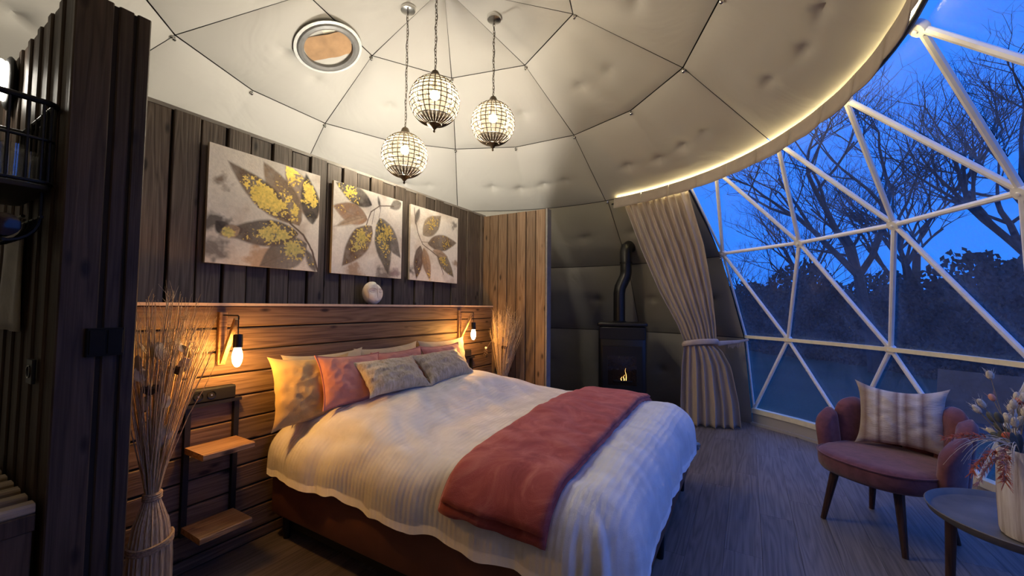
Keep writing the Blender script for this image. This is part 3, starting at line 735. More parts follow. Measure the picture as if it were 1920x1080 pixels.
# ------------------------------------------------------------------ bedside shelves
ns = thing('bedside_shelf', (1.10, HY, .22), 'black metal bedside rack with two wooden shelves', 'shelf')
for x in (.985, 1.215):
    MB().box(x-.0125, HY-.028, .20, x+.0125, HY-.001, .862).build('upright', M['black'], ns)
MB().box(.93, HY-.05, .855, 1.23, HY-.001, .872).build('top_bar', M['black'], ns)
for z in (.655, .255):
    MB().cbox(.975, HY-.23, z-.03, 1.215, HY-.026, z, 0, .004).build('shelf_board', M['shelf'], ns)
MB().box(.985, HY-.028, .205, 1.215, HY-.004, .225).build('bottom_bar', M['black'], ns)
so = thing('socket_block', (1.075, HY, .872), 'black double power socket block above the wooden rack', 'socket')
hs_ = MB().cbox(.962, HY-.055, .873, 1.192, HY-.001, .947, 0, .008).build('housing', plain('black_plastic', (.006,.006,.006), .6, spec=.25), so)
for x in (1.015, 1.075):
    MB().tube([(x+.02*math.cos(t), HY-.056, .91+.02*math.sin(t)) for t in np.linspace(0, 2*PI, 17)[:-1]], .0025, 5, closed=True).build('outlet_ring', M['blackgloss'], hs_)
    MB().box(x-.004, HY-.058, .906, x+.004, HY-.054, .914).build('earth_contact', M['chrome'], hs_)
ns2 = thing('bedside_rack', (3.36, HY, .70), 'black metal rack and socket behind the pillows at right', 'shelf')
for x in (3.25, 3.48): MB().box(x-.0125, HY-.028, .62, x+.0125, HY-.001, .862).build('upright', M['black'], ns2)
MB().box(3.20, HY-.05, .855, 3.495, HY-.001, .872).build('top_bar', M['black'], ns2)
MB().cbox(3.22, HY-.055, .873, 3.425, HY-.001, .947, 0, .008).build('socket_housing', plain('black_plastic_b', (.014,.014,.015), .35), ns2)

# ------------------------------------------------------------------ dried grass sheaves
m_straw = wood('dry_straw', (.38,.25,.13), (.56,.41,.24), (.70,.56,.36), 2, vary=.1, knots=False, scale=3)
m_pale = plain('pale_lunaria', (.62,.50,.34), .6, 0, .2, 40)
m_brn = plain('dark_seed_head', (.06,.035,.022), .8, 0, .3, 60)
m_rope = plain('sisal_rope', (.42,.30,.18), .9, 0, .3, 120, .5)
def sheaf(x, y, zneck, top, base_r, neck_r, spread, label, seed, dirbias=(0,0), nst=150):
    rng = random.Random(seed)
    root = thing('grass_sheaf', (x, y, 0), label, 'dried grass', 'dried grass sheaves beside the bed')
    fl = lambda w, z: 1+.05*math.sin(w*23)+.03*math.sin(w*41+1)
    MB().lathe([(base_r*1.05,0),(base_r,.05),(base_r*.98,zneck*.5),(base_r*.93,zneck*.62),(base_r*.75,zneck*.8),(neck_r*1.25,zneck*.95),(neck_r,zneck)], (x,y,0), 96, fn=fl).build('stalk_bundle', m_straw, root)
    def rope(z, r_, turns, tilt):
        pts = [(x+r_*math.cos(t), y+r_*math.sin(t), z+.010*t/(2*PI)+tilt*math.cos(t-.6)) for t in np.linspace(0, 2*PI*turns, 24*turns)]
        MB().tube(pts, .007, 6).build('rope', m_rope, root)
    rope(zneck-.015, neck_r*1.15, 3, 0); rope(zneck*.60, base_r*1.0, 3, .012)
    grp = [MB() for _ in range(3)]; H = top-zneck
    for i in range(nst):
        a = rng.random()*2*PI; q = rng.random()**.6; s_ = spread*q; h = H*(.72+.34*rng.random())*(1-.12*q)
        bx, by = x+neck_r*.7*math.cos(a)*q, y+neck_r*.7*math.sin(a)*q
        pts = []
        for k in range(6):
            t = k/5; o = s_*(t**1.2)
            pts.append((bx+math.cos(a)*o+dirbias[0]*t*t+.012*nz(i, t*3), by+math.sin(a)*o+dirbias[1]*t*t+.012*nz(i+50, t*3), zneck-.02+h*t))
        r0 = .0016+.0012*rng.random()
        grp[i % 3].tube(pts, [r0*1.3, r0*1.2, r0, r0, r0*.8, r0*.4], 4)
        if i % 3 == 0:   # feathery ear of fine awns
            p = Vector(pts[4]); d = (Vector(pts[5])-p).normalized()
            for k in range(7):
                b0 = p+d*h*.03*k; off = Vector((rng.uniform(-1,1), rng.uniform(-1,1), 1.6)).normalized()
                grp[1].tube([b0, b0+off*.07], [.0012,.0004], 3)
    for g_ in grp: tag(g_.build('stalks', m_straw, root), kind='stuff')
    for i in range(26):
        a = rng.random()*2*PI; t = rng.uniform(.18,.75); o = spread*t*rng.uniform(.4,.95)
        c = (x+math.cos(a)*o+dirbias[0]*t*t, y+math.sin(a)*o+dirbias[1]*t*t, zneck+H*t)
        rot = Matrix.Rotation(rng.random()*PI,4,'Z')@Matrix.Rotation(rng.uniform(-.6,.6),4,'X')
        MB().ell(c, (.026,.003,.036), 10, 6, rot).build('seed_pod', m_pale, root)
    for i in range(2):
        a = 4.0+i*1.7; t = .52+.08*i; o = spread*t*.7; c = Vector((x+math.cos(a)*o, y+math.sin(a)*o, zneck+H*t))
        mb = MB().lathe([(.004,-.03),(.03,-.012),(.036,.004),(.028,.012),(.004,.008)], tuple(c), 14, fn=lambda w, z: 1+.08*math.sin(w*9)); mb.build('lotus_head', m_brn, root)
    return root
sheaf(.785, 2.315, .535, 1.475, .078, .026, .17, 'tall dried grass sheaf tied with rope beside the left partition', 31, (.03,-.02))
sheaf(3.70, 2.28, .50, 1.40, .07, .024, .17, 'dried grass sheaf in the corner behind the bed at right', 47, (-.02,-.05), 130)
pc = thing('pine_cone', (3.57, 2.40, .90), 'small dark pine cone hanging by the right grass sheaf', 'pine cone')
mb = MB()
for k in range(36):
    t = k/36; a = k*2.399; rr = .026*math.sin(PI*(.12+.82*t)); c = (3.57+rr*math.cos(a), 2.40+rr*math.sin(a), .86+.085*t)
    mb.ell(c, (.012,.012,.004), 6, 4, Matrix.Rotation(a,4,'Z')@Matrix.Rotation(.5,4,'Y'))
mb.build('scales', m_brn, pc); MB().ell((3.57,2.40,.955), (.014,.014,.014), 10, 8).build('white_bead', plain('white_bead', (.8,.76,.7), .4), pc)
MB().tube([(3.57,2.40,.94),(3.60,2.36,1.02),(3.66,2.31,1.08)], .0015, 4).build('string', m_rope, pc)

# ------------------------------------------------------------------ pendants
m_bulb = emis('pendant_bulb', (1,.89,.72), PENDANT_W/(PI*4*PI*.034**2))
def pendant(p, label):
    x, y, zc = p; g = .182
    zt = math.sqrt(3.90**2-(x-DC[0])**2-(y-DC[1])**2)
    root = thing('pendant_lamp', (x, y, zt), label, 'pendant lamp', 'crystal globe pendants')
    MB().lathe([(.0,-.05),(.03,-.05),(.058,-.045),(.062,-.036),(.062,.06)][1:], (x,y,zt), 24).build('ceiling_rose', M['chrome'], root)
    # cage
    cage = MB(); wr = .0034; nm_ = 26
    lats = [-44,-33,-22.5,-12,-2,8,18,28,38,48,58]
    for la in lats:
        rr, zz = g*math.cos(R(la)), g*math.sin(R(la))
        cage.tube([(x+rr*math.cos(2*PI*k/32), y+rr*math.sin(2*PI*k/32), zc+zz) for k in range(32)], wr, 4, closed=True)
    cage.build('cage_rings', M['bronze'], root)
    cage = MB()
    for k in range(nm_):
        a = 2*PI*k/nm_
        cage.tube([(x+g*math.cos(R(la))*math.cos(a), y+g*math.cos(R(la))*math.sin(a), zc+g*math.sin(R(la))) for la in range(-74,75,12)], wr*.9 if k % 2 else wr, 4)
    for k in range(nm_*2):
        a = 2*PI*(k+.5)/nm_/2
        cage.tube([(x+g*math.cos(R(la))*math.cos(a), y+g*math.cos(R(la))*math.sin(a), zc+g*math.sin(R(la))) for la in range(-72,-43,7)], wr*.8, 4)
    cage.build('cage_ribs', M['bronze'], root)
    MB().lathe([(.003,-.235),(.007,-.232),(.009,-.222),(.005,-.215),(.012,-.208),(.022,-.194),(.040,-.182),(.052,-.176),(.040,-.178)], (x,y,zc), 24, cap=False).build('bottom_finial', M['bronze'], root)
    MB().lathe([(.07,.166),(.05,.18),(.036,.196),(.03,.215),(.022,.228),(.008,.232),(.004,.245)], (x,y,zc), 24, cap=False).build('top_cap', M['bronze'], root)
    # crystal beads, one in each mesh of the cage
    bd = MB(); ll = lats+[68]
    for i in range(len(ll)-1):
        la = (ll[i]+ll[i+1])/2; hh = R(ll[i+1]-ll[i])*g*.42; rr = g*math.cos(R(la))-.002
        for k in range(nm_):
            a = 2*PI*(k+.5)/nm_; w = PI/nm_*rr*.82
            er = Vector((math.cos(R(la))*math.cos(a), math.cos(R(la))*math.sin(a), math.sin(R(la)))); ea = Vector((-math.sin(a), math.cos(a), 0)); eu = er.cross(ea)
            c = Vector((x,y,zc))+er*(g-.003)
            q = [c+ea*w+eu*hh, c-ea*w+eu*hh, c-ea*w-eu*hh, c+ea*w-eu*hh, c+er*.007, c-er*.005]
            bd.add(q, [(0,1,4),(1,2,4),(2,3,4),(3,0,4),(1,0,5),(2,1,5),(3,2,5),(0,3,5)])
    tag(bd.build('crystal_beads', M['crystal'], root, smooth=False), kind='stuff')
    MB().ell((x,y,zc+.045), (.034,.034,.034), 14, 10).build('bulb', m_bulb, root)
    MB().lathe([(.016,.07),(.018,.075),(.018,.14),(.008,.17),(.004,.20)], (x,y,zc), 10).build('lamp_holder', M['bronze'], root)
    # chain
    ch = MB(); z = zc+.245; k = 0; z1 = zt-.05
    while z < z1-.01:
        a = 0 if k % 2 else PI/2
        pts = []
        for i in range(12):
            t = 2*PI*i/12; s_ = .008*math.cos(t); h = .017*math.sin(t)
            pts.append((x+s_*math.cos(a), y+s_*math.sin(a), z+.012+h))
        ch.tube(pts, .0024, 4, closed=True); z += .027; k += 1
    ch.build('chain', M['bronze'], root)
    MB().tube([(x+.009*math.sin(t*26), y+.009*math.cos(t*26), zc+.24+(z1-zc-.24)*t) for t in np.linspace(0,1,50)], .0022, 4).build('cable', M['black'], root)
pendant((2.352, 2.402, 2.62), 'lowest crystal globe pendant, at left of the three')
pendant((2.222, 1.976, 2.905), 'middle crystal globe pendant, nearest the camera')
pendant((2.783, 1.828, 2.93), 'rightmost crystal globe pendant with its ceiling rose in view')

# lamp of the washroom behind the board wall (only its light over the wall top is seen)
bl_ = thing('washroom_lamp', (2.9, WY+.06, 2.18), 'white globe lamp on the rear of the board wall', 'wall lamp')
MB().lathe([(.05,0),(.055,.01),(.05,.03),(.02,.035)], n=20).xf(Matrix.Translation((2.9,WY+.062,2.18))@Matrix.Rotation(R(-90),4,'X')).build('base', M['chrome'], bl_)
MB().tube([(2.9,WY+.09,2.18),(2.9,WY+.27,2.18)], .01, 8).build('arm', M['chrome'], bl_)
MB().ell((2.9,WY+.33,2.18), (.07,.07,.07), 18, 12).build('globe', emis('washroom_globe', (1,.93,.80), 130/(PI*4*PI*.07**2)), bl_)

# ------------------------------------------------------------------ curtain
cur = thing('curtain', (5.2, .7, 0), 'beige satin curtain tied back beside the stove', 'curtain')
def satin():
    m, nt, b, _ = nodes('beige_satin'); tc = nn(nt, 'TexCoord')
    mp = nn(nt, 'Mapping', Vector=tc.outputs['Object'], Scale=(8,8,1.2)); n1 = nn(nt, 'TexNoise', Vector=mp.outputs[0], Scale=2., Detail=5.)
    nt.links.new(ramp(nt, n1.outputs['Fac'], [(.3, (.37,.31,.265)), (.7, (.47,.40,.345))]), b.inputs['Base Color'])
    b.inputs['Roughness'].default_value = .48; b.inputs['Sheen Weight'].default_value = .3; bump(nt, b, n1.outputs['Fac'], .3, .02); return m
m_sat = satin()
def lerp2(tab, t):
    for (t0, v0), (t1, v1) in zip(tab[:-1], tab[1:]):
        if t <= t1:
            f = (t-t0)/(t1-t0); f = f if f >= 0 else 0; return tuple(a+(b-a)*f for a, b in zip(v0, v1))
    return tab[-1][1]
# (z, (left x, left y, right x, right y, amplitude))
upper = [(0,(2.70,)),(1,(1.0,))]
def curtain_rows(za, zb, tabl, npl, nr, ph):
    rows = []
    for j in range(nr+1):
        z = za+(zb-za)*j/nr; t = (z-min(za,zb))/abs(za-zb)
        lx, ly, rx, ry, am, ci = lerp2(tabl, t); L = Vector((lx,ly,z)); Rr = Vector((rx,ry,z)); d = Rr-L; n_ = Vector((d.y,-d.x,0)).normalized()
        if n_.x > 0: n_ = -n_
        row = []
        for i in range(npl*10+1):
            s_ = i/(npl*10); w = 2*PI*npl*s_+.6*math.sin(z*1.7+s_*5)+ph
            a = am*(math.sin(w)+.35*math.sin(w*.5+1.3+z*.6))
            bow = ci*math.sin(PI*s_)
            p = L+d*s_+n_*(a+bow)+d.normalized()*(am*.35*math.cos(w))
            row.append(p)
        rows.append(row)
    return rows
# params along t from bottom (0) to top (1)
up_t = [(0,(5.205,.665,5.295,.33,.020,.04)),(.12,(5.19,.74,5.27,.335,.022,.04)),(.35,(5.13,.93,5.17,.36,.026,.03)),(.65,(5.08,1.13,5.0,.42,.028,.02)),(1,(5.02,1.33,4.77,.56,.026,0))]
lo_t = [(0,(5.28,.73,5.41,.10,.048,.06)),(.3,(5.28,.725,5.41,.12,.045,.07)),(.75,(5.26,.70,5.37,.19,.034,.06)),(.93,(5.22,.675,5.32,.27,.024,.05)),(1,(5.205,.665,5.295,.33,.018,.04))]
o = MB().grid(curtain_rows(2.69, 1.0, up_t, 10, 46, 0)).build('upper_drape', m_sat, cur, ang=180); o.modifiers.new('thickness','SOLIDIFY').thickness = .004
o = MB().grid(curtain_rows(.96, .015, lo_t, 7, 30, 1.)).build('lower_drape', m_sat, cur, ang=180); o.modifiers.new('thickness','SOLIDIFY').thickness = .004
# tieback band
cx_, cy_ = 5.245, .49; pts = []
rows = []
for j in range(7):
    row = []
    for i in range(37):
        t = 2*PI*i/36; z = .95+.065*j/6+.03*math.cos(t+.9)
        bul = .012*math.sin(PI*j/6)
        ux, uy = .235, -.97
        row.append((cx_+.07*math.sin(t)*.97+(.19+bul)*math.cos(t)*ux-bul*.5, cy_+.07*math.sin(t)*.235+(.19+bul)*math.cos(t)*uy, z))
    rows.append(row)
MB().grid(rows).build('tieback', m_sat, cur, ang=180).modifiers.new('thickness','SOLIDIFY').thickness = .01
te_ = MB().tube([(5.29,.31,.985),(5.36,.20,1.0),(5.45,.09,1.01),(5.52,.0,1.03)], [.03,.022,.016,.012], 8, flat=.5).build('tie_end', m_sat, cur)
mb = MB()
for i in range(14):
    t = i/13; b_ = Vector((5.36+.12*t, .20-.15*t, .985+.02*t)); mb.tube([b_, b_+Vector((.005*math.sin(i*3), .004, -.05-.012*math.sin(i*5)))], .0025, 4)
mb.build('fringe', m_sat, te_)

# ------------------------------------------------------------------ stove
SA = R(-11.0); sv = thing('pellet_stove', (5.28, 1.42, 0), 'black pellet stove with a small flame behind glass', 'stove', rz=R(195))
# local frame: +x front (towards the room), y sideways
def lb(*a): return MB().box(*a)
m_st = plain('stove_black', (.014,.013,.013), .35, .2)
rbox(-.25,-.29,.05,.26,.29,1.16,.05).build('body', m_st, sv, local=True)
rbox(-.26,-.305,1.16,.275,.305,1.205,.03).build('top_plate', m_st, sv, local=True)
lb(-.2,-.25,0,.2,.25,.05).build('base', M['black'], sv, local=True)
o = MB().box(.258,-.235,.32,.282,.235,.92).build('door', plain('stove_door', (.010,.010,.010), .3), sv, local=True)
MB().box(.278,-.17,.44,.2835,.17,.80).build('door_glass', plain('sooty_glass', (.02,.013,.01), .06), o, local=True)
lb(.26,-.27,1.0,.268,.27,1.14).build('upper_grille', M['black'], sv, local=True)
fl = MB()
for (yy, hh, ww, ph) in ((.045,.15,.012,0),(.022,.07,.018,1.3),(-.01,.05,.014,2.5)):
    pts = [(.288, yy+.012*math.sin(ph+6*t)*t, .50+hh*t) for t in np.linspace(0,1,8)]
    fl.tube(pts, [ww*.7,ww,ww*.85,ww*.65,ww*.5,ww*.32,ww*.18,.002], 8, flat=.3)
fl.build('flame', emis('flame', (1,.52,.14), 3.5), sv, local=True)
MB().box(.2835,-.10,.485,.295,.12,.502).build('grate', M['black'], sv, local=True)
pp = [(5.33,1.47,1.2),(5.33,1.47,1.58),(5.34,1.46,1.66),(5.38,1.405,1.80),(5.385,1.395,1.86),(5.385,1.395,2.14),(5.40,1.39,2.19),(5.45,1.375,2.22),(5.72,1.31,2.23)]
MB().tube(pp, .076, 16).build('flue_pipe', m_st, sv)
for z_ in (1.24,): MB().lathe([(.09,0),(.092,.012),(.078,.02)], (5.33,1.47,1.2), 16).build('pipe_collar', M['black'], sv)
MB().tube([(5.385,1.395,1.97),(5.385,1.395,2.0)], .081, 16).build('pipe_joint', M['black'], sv)

# ------------------------------------------------------------------ armchair
ch = thing('armchair', (3.47, -.74, 0), 'dusty mauve tub armchair with scalloped back by the window', 'armchair', rz=R(47.5))
m_chr = fabric('mauve_velvet', (.145,.050,.058), .85, .12, 20, 320, .35, c2=(.18,.064,.07))
def leg(mb, a, b, r0, r1): return mb.tube([a, b], [r0, r1], 10)
for sx in (-1, 1):
    leg(MB(), (.17*sx,.18,.36), (.225*sx,.235,0), .027, .015).build('leg', M['dleg'], ch, local=True)
    leg(MB(), (.17*sx,-.18,.36), (.225*sx,-.235,0), .027, .015).build('leg', M['dleg'], ch, local=True)
def sup(w, a, b, p=2.5):
    c_, s_ = math.cos(w), math.sin(w); return (a*math.copysign(abs(c_)**(2/p), c_), b*math.copysign(abs(s_)**(2/p), s_))
rows = []
for (q, z) in ((.0,.345),(.86,.345),(.95,.35),(.99,.37),(1.,.40),(1.,.43),(.985,.452),(.93,.466),(.8,.472),(.5,.476),(0,.477)):
    rows.append([(*[c_*q for c_ in sup(2*PI*k/48, .315, .33)], z) for k in range(48)])
seat_ = MB().grid(rows, cu=True).build('seat', m_chr, ch, local=True, ang=60)
MB().tube([(*sup(2*PI*k/48, .316, .331), .452) for k in range(48)], .005, 6, closed=True).build('seat_piping', m_chr, seat_, local=True)
NPET = 7; span = 214
for k in range(NPET):
    a0 = -90-span/2+span*k/NPET; a1 = a0+span/NPET; mid = (a0+a1)/2; side = abs(((mid+90+180) % 360)-180)/(span/2)
    top = .80-.13*side**2.2; flare = .05; ends = k in (0, NPET-1)
    rows_o = []; rows = []
    nI, nJ = 14, 16
    def pt(i, j, out):
        s_ = i/nI; t = j/nJ; a = R(a0+(a1-a0)*s_); z0 = .335
        sd = abs(math.degrees(a)+90)/(span/2); arch = .80-.20*sd**2.6-.05*(2*s_-1)**4-.015*(2*s_-1)**2
        z = z0+(arch-z0)*t
        rb = .322+flare*max(0, (z-.40)/.4)**1.2
        puff = (1-(2*s_-1)**4)*.030*min(1, t*6)
        edge = math.sqrt(max(0, 1-max(0, (t-.86)/.14)**2))
        side_r = (1-abs(2*s_-1)**8*.55)
        th = (.022+puff)*edge*side_r
        if out: r_ = rb+.03+(.016+puff*.35)*edge*side_r
        else: r_ = rb+.03-th-.012
        return (r_*math.cos(a)*.97, r_*math.sin(a), z)
    rin = [[pt(i, j, False) for i in range(nI+1)] for j in range(nJ+1)]
    rout = [[pt(i, j, True) for i in range(nI+1)] for j in range(nJ, -1, -1)]
    loop = rin+rout
    mb = MB().grid(loop, flip=False)
    n1 = nI+1; m_ = len(loop)
    for e_ in (0, nI):
        for j in range(nJ):
            q = (j*n1+e_, (j+1)*n1+e_, (m_-2-j)*n1+e_, (m_-1-j)*n1+e_); mb.f.append(q if e_ == 0 else q[::-1])
    mb.build('back_petal', m_chr, ch, local=True, ang=70)
def stripe_mat():
    m, nt, b, _ = nodes('striped_cushion'); tc = nn(nt, 'TexCoord'); sp = nn(nt, 'SeparateXYZ', Vector=tc.outputs['UV'])
    n = nn(nt, 'TexNoise', Vector=tc.outputs['Object'], Scale=70., Detail=3.)
    ad = nn(nt, 'Math', _operation='MULTIPLY_ADD', i0=n.outputs['Fac'], i1=.02, i2=0.); nt.links.new(sp.outputs['X'], ad.inputs[2])
    C1, C2, C3 = (.46,.40,.34), (.25,.18,.155), (.58,.53,.46)
    st = [(0,C1),(.10,C2),(.15,C1),(.22,C3),(.27,C2),(.32,C3),(.42,C1),(.48,C2),(.52,C3),(.58,C2),(.64,C1),(.70,C3),(.76,C2),(.82,C1),(.88,C3),(1,C1)]
    nt.links.new(ramp(nt, ad.outputs[0], st), b.inputs['Base Color']); b.inputs['Roughness'].default_value = .9
    mp = nn(nt, 'Mapping', Vector=tc.outputs['Object'], Scale=(30,30,300)); n2 = nn(nt, 'TexNoise', Vector=mp.outputs[0], Scale=1., Detail=2.); bump(nt, b, n2.outputs['Fac'], .6, .006)
    return m
pillow('cushion', .43, .40, .14, (3.60,-.85,.495), 14, -106, 0, stripe_mat(), 'cream and brown striped cushion on the mauve armchair', 'cushion', 15.3, ear=.08, sag=.06)

# ------------------------------------------------------------------ side table, vase, dried flowers
TX, TY, TR_, TH = 2.73, -1.07, .335, .455
tb = thing('side_table', (TX, TY, 0), 'round dark tray table in front of the armchair', 'table')
m_tray = plain('dark_tray_metal', (.15,.14,.12), .5, .15, .3, 7)
MB().lathe([(.001,TH-.012),(TR_-.05,TH-.012),(TR_-.02,TH-.006),(TR_-.004,TH+.016),(TR_,TH+.019),(TR_+.004,TH+.016),(TR_-.008,TH-.012),(TR_-.03,TH-.026),(.001,TH-.028)], (TX,TY,0), 64, cap=False).build('tray_top', m_tray, tb)
for a in (83, 203, 323):
    c_, s_ = math.cos(R(a)), math.sin(R(a)); MB().tube([(TX+.25*c_,TY+.25*s_,TH-.025),(TX+.265*c_,TY+.265*s_,0)], [.022,.016], 12).build('leg', M['dleg'], tb)
VX, VY = 2.605, -1.045; vz = TH-.012
def vase_mat():
    m, nt, b, _ = nodes('brushed_ceramic'); tc = nn(nt, 'TexCoord'); mp = nn(nt, 'Mapping', Vector=tc.outputs['Object'], Scale=(16,16,.9)); n = nn(nt, 'TexNoise', Vector=mp.outputs[0], Scale=1.6, Detail=6., Roughness=.65)
    nt.links.new(ramp(nt, n.outputs['Fac'], [(.36, (.26,.20,.16)), (.46, (.52,.47,.43)), (.62, (.78,.76,.73))]), b.inputs['Base Color']); b.inputs['Roughness'].default_value = .55; bump(nt, b, n.outputs['Fac'], .6, .01); return m
va = MB().lathe([(.10,.0),(.112,.004),(.117,.02),(.120,.16),(.117,.33),(.114,.365),(.110,.37),(.106,.365),(.108,.30),(.105,.05)], (0,0,0), 48, fn=lambda w, z: 1+.012*math.sin(w*11)+.006*math.sin(w*23+z*9)).build('vase', vase_mat(), None)
va.location = (VX,VY,vz); tag(va, 'tall white ceramic vase with brown vertical brushing on the round table', 'vase')
bq = thing('dried_bouquet', (VX, VY, vz+.05), 'bouquet of dried grasses, pods and orange tails in the ceramic vase', 'dried flowers')
m_stem = plain('dry_stem', (.30,.24,.15), .8); m_or = plain('orange_tail', (.62,.16,.07), .9, 0, .25, 60, .5); m_pk = plain('pink_grass', (.55,.27,.20), .9, 0, .2, 50)
m_cr = plain('cream_tail', (.62,.56,.44), .95, 0, .15, 80, .5); m_gr = plain('grey_green_pod', (.09,.10,.085), .8, 0, .25, 40); m_red = plain('red_pod', (.50,.11,.06), .7, 0, .25, 40)
rng = random.Random(77); zt_ = vz+.36
def stem_to(p, rad=.0018, sag_=0):
    a = math.atan2(p[1]-VY, p[0]-VX); b0 = Vector((VX+.05*math.cos(a+2.6), VY+.05*math.sin(a+2.6), vz+.12)); b1 = Vector((VX+.07*math.cos(a), VY+.07*math.sin(a), zt_)); p = Vector(p)
    pts = []
    c_ = b1.lerp(p, .5)+Vector((0,0,sag_))
    for k in range(8):
        t = k/7; pts.append(b1.lerp(c_, t).lerp(c_.lerp(p, t), t))
    MB().tube([b0]+pts, rad, 5).build('stem', m_stem, bq); return (pts[-1]-pts[-2]).normalized()
def headp(p, d, L, r_, m, nm, wisp=0):
    q = d.to_track_quat('Z','Y').to_matrix().to_4x4(); mb = MB().ell(p, (r_, r_, L/2), 12, 8, q)
    for k in range(wisp):
        a = rng.random()*2*PI; h = rng.uniform(-.4,.5)*L; v0 = Vector(p)+(q@Vector((r_*.8*math.cos(a), r_*.8*math.sin(a), h))); v1 = v0+(q@Vector((math.cos(a)*.5, math.sin(a)*.5, 1)))*.018; mb.tube([v0, v1], [.0012,.0003], 3)
    mb.build(nm, m, bq)
specs = []
for i in range(46):
    a = rng.random()*2*PI; o = rng.uniform(.03,.19); h = rng.uniform(.06,.24)-o*.25
    specs.append(((VX+o*math.cos(a), VY+o*math.sin(a), zt_+h), rng.choice(['cream','cream','pod','pod','red','bud'])))
for p, kd in specs:
    d = stem_to(p, .0016)
    if kd == 'cream': headp(p, d, .045, .012, m_cr, 'bunny_tail', 14)
    elif kd == 'pod': headp(p, d, .05, .013, m_gr, 'seed_pod')
    elif kd == 'red': headp(p, d, .03, .017, m_red, 'red_pod')
    else: headp(p, d, .035, .012, m_pk, 'flower_bud', 6)
# tall bunny tail and orange grass plumes arching to the left
d = stem_to((VX+.03, VY+.12, zt_+.31), .0014); headp((VX+.03, VY+.12, zt_+.31), d, .042, .013, m_cr, 'bunny_tail', 20)
def plume(p0, p1, p2, m, r_=.012):
    p0, p1, p2 = Vector(p0), Vector(p1), Vector(p2); pts = [p0.lerp(p1, t).lerp(p1.lerp(p2, t), t) for t in np.linspace(0,1,14)]
    MB().tube(pts, .0018, 5).build('stem', m_stem, bq); mb = MB()
    for k in range(6, 14):
        for q in range(14):
            a = rng.random()*2*PI; b0 = pts[k]; off = Vector((math.cos(a)*r_, math.sin(a)*r_, rng.uniform(-r_, r_)*1.2)); d_ = (pts[min(k+1,13)]-pts[k-1]).normalized()*.02
            mb.tube([b0, b0+off+d_], [.0022,.0006], 3)
    mb.build('grass_plume', m, bq)
lf = Vector((-rt.x, -rt.y, 0)); lf.normalize()
base = Vector((VX, VY, zt_))+lf*.08
tw = -Vector((fw.x, fw.y, 0)).normalized()
for (l, h, tt, m, r_) in ((.23,-.06,.03,m_or,.018),(.14,-.09,.06,m_or,.022),(.30,.06,.0,m_or,.012),(.17,-.02,.09,m_pk,.014),(.20,-.11,.02,m_pk,.010)):
    plume(base, base+lf*l*.5+Vector((0,0,.07+h*.5)), base+lf*l+tw*tt+Vector((0,0,h)), m, r_)
for i in range(16):
    l = rng.uniform(.1,.32); h = rng.uniform(-.12,.08); s_ = rng.uniform(-.1,.1)
    pts = [base.lerp(base+lf*l*.55+tw*s_*.5+Vector((0,0,.12)), t).lerp((base+lf*l*.55+tw*s_*.5+Vector((0,0,.12))).lerp(base+lf*l+tw*s_+Vector((0,0,h)), t), t) for t in np.linspace(0,1,10)]
    MB().tube(pts, [.0014]*6+[.001,.0008,.0006,.0004], 4).build('fine_grass', m_cr, bq)
for i in range(14):
    a = rng.random()*2*PI; o = rng.uniform(.06,.12); c = (VX+o*math.cos(a), VY+o*math.sin(a), zt_+rng.uniform(.0,.07)); MB().ell(c, (.018,.005,.045), 10, 6, Matrix.Rotation(a,4,'Z')@Matrix.Rotation(rng.uniform(-.9,.9),4,'Y')).build('dry_leaf', rng.choice([m_gr, m_cr, m_gr]), bq)

# ------------------------------------------------------------------ kitchen corner at the left edge
rk = thing('wire_glass_rack', (.375, 2.2, 1.78), 'black wire wall rack holding glasses at the left edge', 'rack')
RX0, RX1, RY0, RY1 = .16, .372, 1.985, 2.43
def rloop(z, r=.05):
    pts = []
    for cx_, cy_, a0 in ((RX1-.01,RY1-.01,0),(RX0+r,RY1-r,90),(RX0+r,RY0+r,180),(RX1-r*.6,RY0+r*.6,270)):
        rr = .01 if a0 == 0 else (r if a0 < 270 else r*.6)
        for i in range(6): pts.append((cx_+rr*math.cos(R(a0+18*i)), cy_+rr*math.sin(R(a0+18*i)), z))
    return pts
MB().tube(rloop(2.055), .010, 8, closed=True).build('top_rail', M['black'], rk)
MB().tube(rloop(1.93), .005, 6, closed=True).build('mid_wire', M['black'], rk)
MB().tube(rloop(1.79), .006, 6, closed=True).build('lower_wire', M['black'], rk)
for p in rloop(0)[::2]+[(RX1-.008, y_, 0) for y_ in (2.06,2.13,2.20,2.27,2.34)]+[(x_, RY0, 0) for x_ in (.23,.27,.31)]:
    MB().tube([(p[0],p[1],1.79),(p[0],p[1],2.055)], .004, 6).build('wire', M['black'], rk)
rbox(RX0,RY0,1.765,RX1,RY1,1.782,.03).build('base_board', plain('dark_board', (.03,.022,.017), .6), rk)
gp = [(.215,2.05),(.29,2.05),(.335,2.12),(.26,2.13),(.205,2.2),(.325,2.21),(.265,2.27),(.33,2.31)]
glab = ['front left','front right, by the rack corner']
g0 = None
for i, (gx, gy) in enumerate(gp):
    if g0 is None:
        g0 = MB().lathe([(.003,.004),(.026,.004),(.029,.0),(.030,.01),(.034,.10),(.0345,.125),(.032,.125),(.0275,.012),(.003,.010)], n=18, cap=False).build('drinking_glass', M['glass']); o = g0
    else: o = g0.copy(); col.objects.link(o); o.name = 'drinking_glass'
    o.location = (gx, gy, 1.7825); tag(o, 'clear drinking glass standing in the black wire rack', 'glass', 'glasses in the wire rack')
hb = thing('wire_hoop_holder', (.33, 2.1, 1.60), 'dark wire hoops hanging below the glass rack', 'rack')
